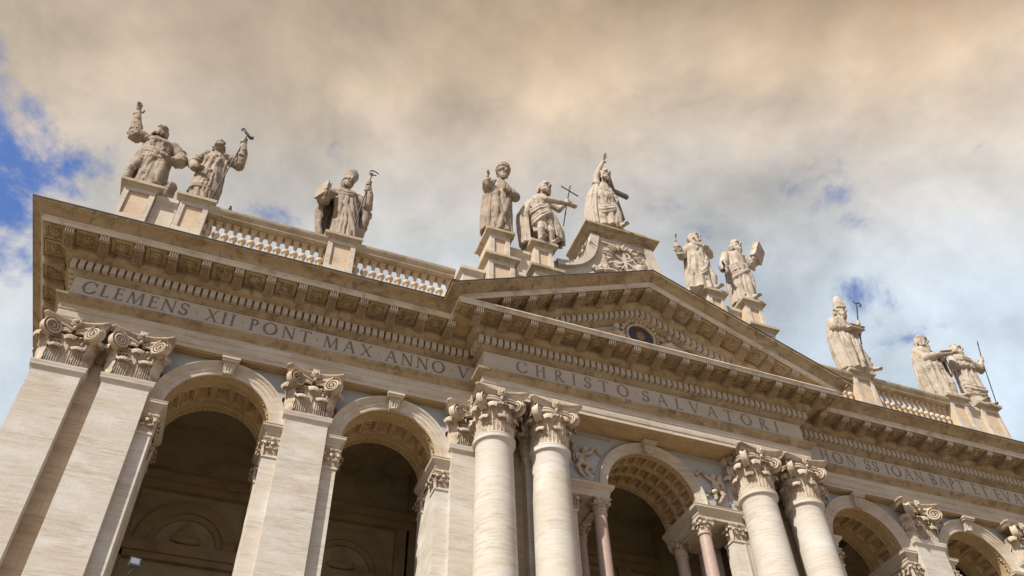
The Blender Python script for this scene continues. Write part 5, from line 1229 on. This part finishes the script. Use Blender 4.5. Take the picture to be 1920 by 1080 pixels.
f.head((-.15, -.1, 5.22), 30, -14, -4, 0, 2.4, 1.08, (-.22, .02, 4.7))
finish(f, 'long-haired stone statue with one hand on its breast, right of the central attic', (5.68, -1.2, 39.3))
# 8 evangelist with open book and quill
f = Fig(); base(f)
f.robe([(0.05, -.1, 0, .9, .66), (1.2, -.05, 0, .86, .62), (2.4, .0, 0, .84, .6), (3.4, .05, 0, .76, .5), (4.3, .12, 0, .84, .5), (4.9, .22, 0, .72, .42), (5.15, .3, 0, .28, .27)], 7, .12, 18); f.folds(9, 3.6, .2, 71, 190, 350, .11, .5)
f.cape([(.1, .0, .15, 1.05, .72), (1.5, .05, .15, 1.05, .72), (3.0, .1, .12, 1.0, .66), (4.4, .15, .08, .95, .52)], -20, 215, .18, 8, .08, 9)
f.sash([(185, 2.6, 1.15), (225, 3.0, 1.15), (265, 3.3, 1.15), (310, 3.7, 1.15), (350, 3.9, 1.15)], 4, .11, .15); f.sash([(350, 3.6, 1.2), (320, 2.8, 1.2), (310, 1.6, 1.15)], 3, .11, .15)
f.limb([(-.6, 0, 4.55), (-1.1, -.1, 3.2), (-1.35, -.45, 2.55)], [.34, .36, .22], 6, 4); f.hand((-1.38, -.5, 2.45), (-.3, -.4, -.8), 1.05, (1, -.2, 0), .5)
f.limb([(.85, 0, 4.75), (1.3, -.1, 4.2), (1.25, -.5, 4.45)], [.33, .33, .2], 6, 5); f.hand((1.25, -.55, 4.5), (.5, 0, .5), 1.1, (0, 1, 0), .4)
f.book((1.72, -.5, 5.1), .95, 1.5, .34, (-.50, .80, .25), (.38, 0, 1)); f.limb([(1.85, -.42, 5.6), (2.1, -.42, 5.95)], [.2, .15])
f.limb([(.15, -.3, 2.6), (.12, -.55, 1.6), (.2, -.45, .4)], [.36, .28, .2]); f.foot((.2, -.45, .12), (.1, -1, 0))
f.head((.42, -.12, 5.72), 12, 2, 0, .6, 1.3, 1.12, (.32, .02, 5.05))
finish(f, 'bearded stone statue holding an open book up on its arm, right of the long-haired one', (8.35, -1.2, 39.3))
mb = MB(); mb.tube([(-1.95, -.62, 1.95), (-1.62, -.62, 2.15), (-1.48, -.62, 2.5)], [.02, .09, .06], 6); mb.tube([(-1.48, -.62, 2.5), (-1.5, -.62, 2.8), (-1.52, -.62, 3.1)], [.05, .13, .02], 8, (1, .3)); mb.ell((-1.6, -.62, 2.15), (.17, .1, .12))
tag(mb.build('quill', 'bronze', None, 50, (8.35, -1.2, 39.3)), 'dark metal quill in the lowered hand of the statue with the open book', 'quill')
# 9 second bishop
f = Fig(); base(f, .1)
f.robe([(0.05, -.15, 0, .92, .68), (1.2, -.12, 0, .88, .64), (2.5, -.08, 0, .82, .58), (3.5, -.02, 0, .74, .5), (4.3, .1, 0, .74, .46), (4.75, .2, 0, .55, .38), (4.95, .28, 0, .28, .27)], 9, .11, 21); f.folds(10, 3.4, .2, 81, 190, 350, .10)
f.cape([(.1, -.25, .15, 1.05, .74), (1.5, -.28, .15, 1.1, .74), (3.0, -.25, .12, 1.12, .70), (4.2, -.02, .08, 1.0, .55), (4.85, .15, .04, .62, .42)], 30, 245, .2, 8, .05, 10)
f.limb([(-.5, 0, 4.45), (-.85, -.3, 3.5), (-.1, -.7, 3.3)], [.36, .40, .24], 7, 4); f.hand((-.05, -.72, 3.32), (1, -.1, .1), 1.05, (0, 0, 1), .3)
f.book((.35, -.7, 3.42), 1.1, .8, .2, (.0, -.35, 1), (0, 1, .3))
f.limb([(.65, 0, 4.4), (1.15, -.15, 3.7), (1.3, -.3, 4.3)], [.34, .34, .17], 6, 5); f.grip((1.38, -.38, 4.55), (.16, 0, 1), 1.05, (-.2, 1, 0))
f.sash([(320, 3.3, 1.15), (300, 2.6, 1.2), (285, 1.8, 1.15), (290, 1.0, 1.15)], 4, .11, .14); f.sash([(235, 3.2, 1.15), (250, 2.0, 1.15), (255, .8, 1.1)], 3, .11, .1)
f.limb([(.45, -.2, 2.2), (.65, -.4, 1.2), (.85, -.3, .4)], [.36, .3, .2], 4, 6); f.foot((.9, -.25, .1), (.7, -1, 0))
f.head((.42, -.16, 5.5), 22, 8, 6, .55, 1, 1.12, (.3, .02, 4.85)); f.mitre(1.12, 1.2)
finish(f, 'stone statue of a mitred bishop bowed over a flat book, right of the pediment', (16.79, .0, ZPT))
def hook2(mb): mb.tube([(1.92, -.4, 6.2), (1.98, -.4, 6.55), (2.10, -.4, 6.76), (2.30, -.4, 6.78), (2.42, -.4, 6.62), (2.36, -.4, 6.46), (2.22, -.4, 6.44), (2.18, -.4, 6.54)], [.04, .045, .045, .045, .04, .035, .03, .03], 6); mb.tube([(1.98, -.4, 6.6), (1.82, -.4, 6.72), (1.80, -.4, 6.84)], .03, 6)
staff('crozier', 'dark crozier with a spiral scroll head beside the bishop statue bowed over a book', 'crozier', [(.72, -.5, 2.3), (1.38, -.40, 4.55), (1.94, -.4, 6.3)], .045, (16.79, .0, ZPT), hook2)
staff('cable', 'thin dark cable hanging down the left side of the mitred statue with the flat book', 'cable', [(-.78, .25, 3.2), (-1.05, .30, 2.2), (-1.12, .32, 1.2), (-1.12, .30, .0)], .028, (16.79, .0, ZPT))
# 10 bearded man turned with a book
f = Fig(); base(f, -.2)
f.robe([(0.05, -.1, 0, .95, .68), (1.2, -.12, 0, .86, .64), (2.5, -.2, 0, .84, .58), (3.5, -.28, 0, .78, .5), (4.2, -.28, 0, .86, .48), (4.65, -.2, 0, .66, .4), (4.85, -.12, 0, .27, .27)], 8, .11, 24); f.folds(10, 3.4, .2, 91, 190, 350, .11)
f.cape([(.1, -.55, .3, .95, .7), (1.5, -.55, .28, .95, .7), (2.8, -.48, .2, .95, .62), (4.1, -.36, .1, .92, .5)], 60, 225, .2, 7, .10, 11)
f.limb([(-.9, 0, 4.2), (-.75, -.4, 3.35), (.2, -.62, 3.75), (.7, -.62, 4.0)], [.36, .38, .28, .15], 8, 4); f.hand((.7, -.62, 4.0), (1, -.1, .35), 1.05, (0, 0, 1), .3)
f.limb([(.4, 0, 4.45), (.85, -.2, 3.75), (1.0, -.5, 3.9)], [.33, .33, .2], 6, 5); f.book((1.05, -.55, 4.2), .85, .7, .22, (-.25, -.35, 1), (.3, 1, .3))
f.sash([(190, 3.0, 1.1), (230, 2.9, 1.15), (280, 2.9, 1.15), (330, 3.1, 1.1)], 3, .1, .13); f.limb([(.25, -.3, 2.4), (.4, -.5, 1.3), (.45, -.35, .4)], [.36, .28, .2]); f.foot((.5, -.35, .1), (.5, -1, 0))
f.cape([(2.4, .95, -.15, .35, .3), (3.2, .9, -.2, .4, .35), (3.9, .8, -.2, .35, .3)], -90, 180, .1, 5, .1)
f.head((-.08, -.15, 5.28), 38, 4, 0, .65, 1.8, 1.14, (-.12, .02, 4.75))
finish(f, 'long-bearded stone statue leaning over the book in its hands, second from the right end', (24.45, .45, ZPT))
staff('rod', 'thin dark rod slanting below the book of the long-bearded statue', 'rod', [(.95, -.55, 3.9), (1.1, -.5, 2.2), (1.25, -.45, .14)], .035, (24.45, .45, ZPT))
# 11 pilgrim with spear
f = Fig(); base(f)
f.robe([(0.05, .0, 0, .66, .55), (.9, .05, 0, .72, .58), (1.0, .1, 0, .98, .70), (1.8, .15, 0, .92, .66), (2.8, .2, 0, .88, .6), (3.6, .25, 0, .82, .52), (4.3, .35, 0, .84, .48), (4.75, .38, 0, .62, .4), (4.95, .36, 0, .28, .27)], 7, .10, 27); f.folds(8, 3.9, 1.1, 101, 190, 350, .09)
f.sash([(195, 1.9, 1.1), (240, 1.5, 1.12), (290, 1.45, 1.12), (340, 1.8, 1.1)], 3, .10, .16); f.sash([(200, 4.6, 1.15), (250, 4.5, 1.18), (300, 4.55, 1.18), (340, 4.7, 1.15)], 3, .10, .10)
f.cape([(.4, .35, .15, .98, .66), (1.8, .35, .15, 1.0, .68), (3.2, .35, .1, .95, .6), (4.5, .38, .06, .85, .48)], -30, 180, .18, 8, .07, 12)
f.limb([(-.42, 0, 4.35), (-.72, -.2, 3.45), (-.05, -.62, 3.4)], [.34, .36, .2], 7, 4); f.hand((0, -.64, 3.4), (1, -.1, -.05), 1.05, (0, 1, 0), .4)
f.limb([(1.05, 0, 4.6), (1.95, -.1, 4.0), (2.15, -.25, 4.6)], [.34, .33, .17], 7, 5); f.grip((2.28, -.32, 4.85), (.3, 0, 1), 1.05, (-.4, .9, 0))
f.foot((-.1, -.4, .12), (-.2, -1, 0)); f.limb([(.0, -.2, 1.2), (-.05, -.35, .5), (-.08, -.35, .3)], [.28, .24, .18]); f.foot((.5, -.2, .1), (.4, -1, 0))
f.head((.35, -.12, 5.32), 28, 0, 4, .5, 1.2, 1.12, (.36, .02, 4.85))
finish(f, 'stone statue in a short cloak grasping a long spear, last at the right end', (27.08, .35, ZPT))
def spt(mb): mb.poly_prism([(2.72, 6.2), (2.86, 6.5), (2.96, 6.95), (2.78, 6.55)], 'y', -.34, -.30)
staff('spear', 'long thin dark spear slanting at the right end statue', 'spear', [(.98, -.5, .14), (2.28, -.34, 4.85), (2.78, -.32, 6.4)], .035, (27.08, .35, ZPT), spt)

# ------------------------------------------------------------------ floodlight and bird
fl = MB(); fl.box(-.26, .26, -.20, .16, -.20, .20); fl.box(-.30, .30, -.24, -.19, -.24, .24)
for k in range(5): fl.box(-.24, .24, .16, .24, -.17+.08*k, -.14+.08*k)
fo = fl.build('floodlight', 'grey', None, 0, (-21.98, .06, 17.40)); fo.scale = (.62, .62, .62); fo.rotation_euler = (R(-8), 0, R(12)); tag(fo, 'small grey floodlight fixed beside the first arch from the left', 'floodlight')
gl = MB(); gl.box(-.23, .23, -.25, -.235, -.17, .17); gl.build('lamp_glass', 'glass', fo, 0)
br = MB(); br.tube([(0, .1, -.2), (0, .2, -.42), (-.1, .48, -.45)], .04, 6); br.build('bracket', 'grey', fo)
pg = MB(); pg.ell((0, 0, .17), (.09, .17, .11), Matrix.Rotation(R(-25), 3, 'X')); pg.ell((0, -.13, .33), (.06, .065, .065)); pg.tube([(0, -.18, .33), (0, -.24, .31)], [.022, .006], 5); pg.tube([(0, .12, .12), (0, .34, .06)], [.06, .03], 6, (1, .4)); pg.tube([(0, -.12, .30), (0, -.06, .2)], [.06, .09], 7)
for s in (-1, 1): pg.tube([(s*.035, .0, .09), (s*.04, -.01, 0)], .012, 5); pg.ell((s*.075, .04, .17), (.03, .16, .08), Matrix.Rotation(R(-22), 3, 'X'), 8, 5)
tag(pg.build('pigeon', 'pigeon', None, 60, (-22.75, -.02, 36.92)), 'small dark pigeon perched on the left balustrade rail', 'pigeon')
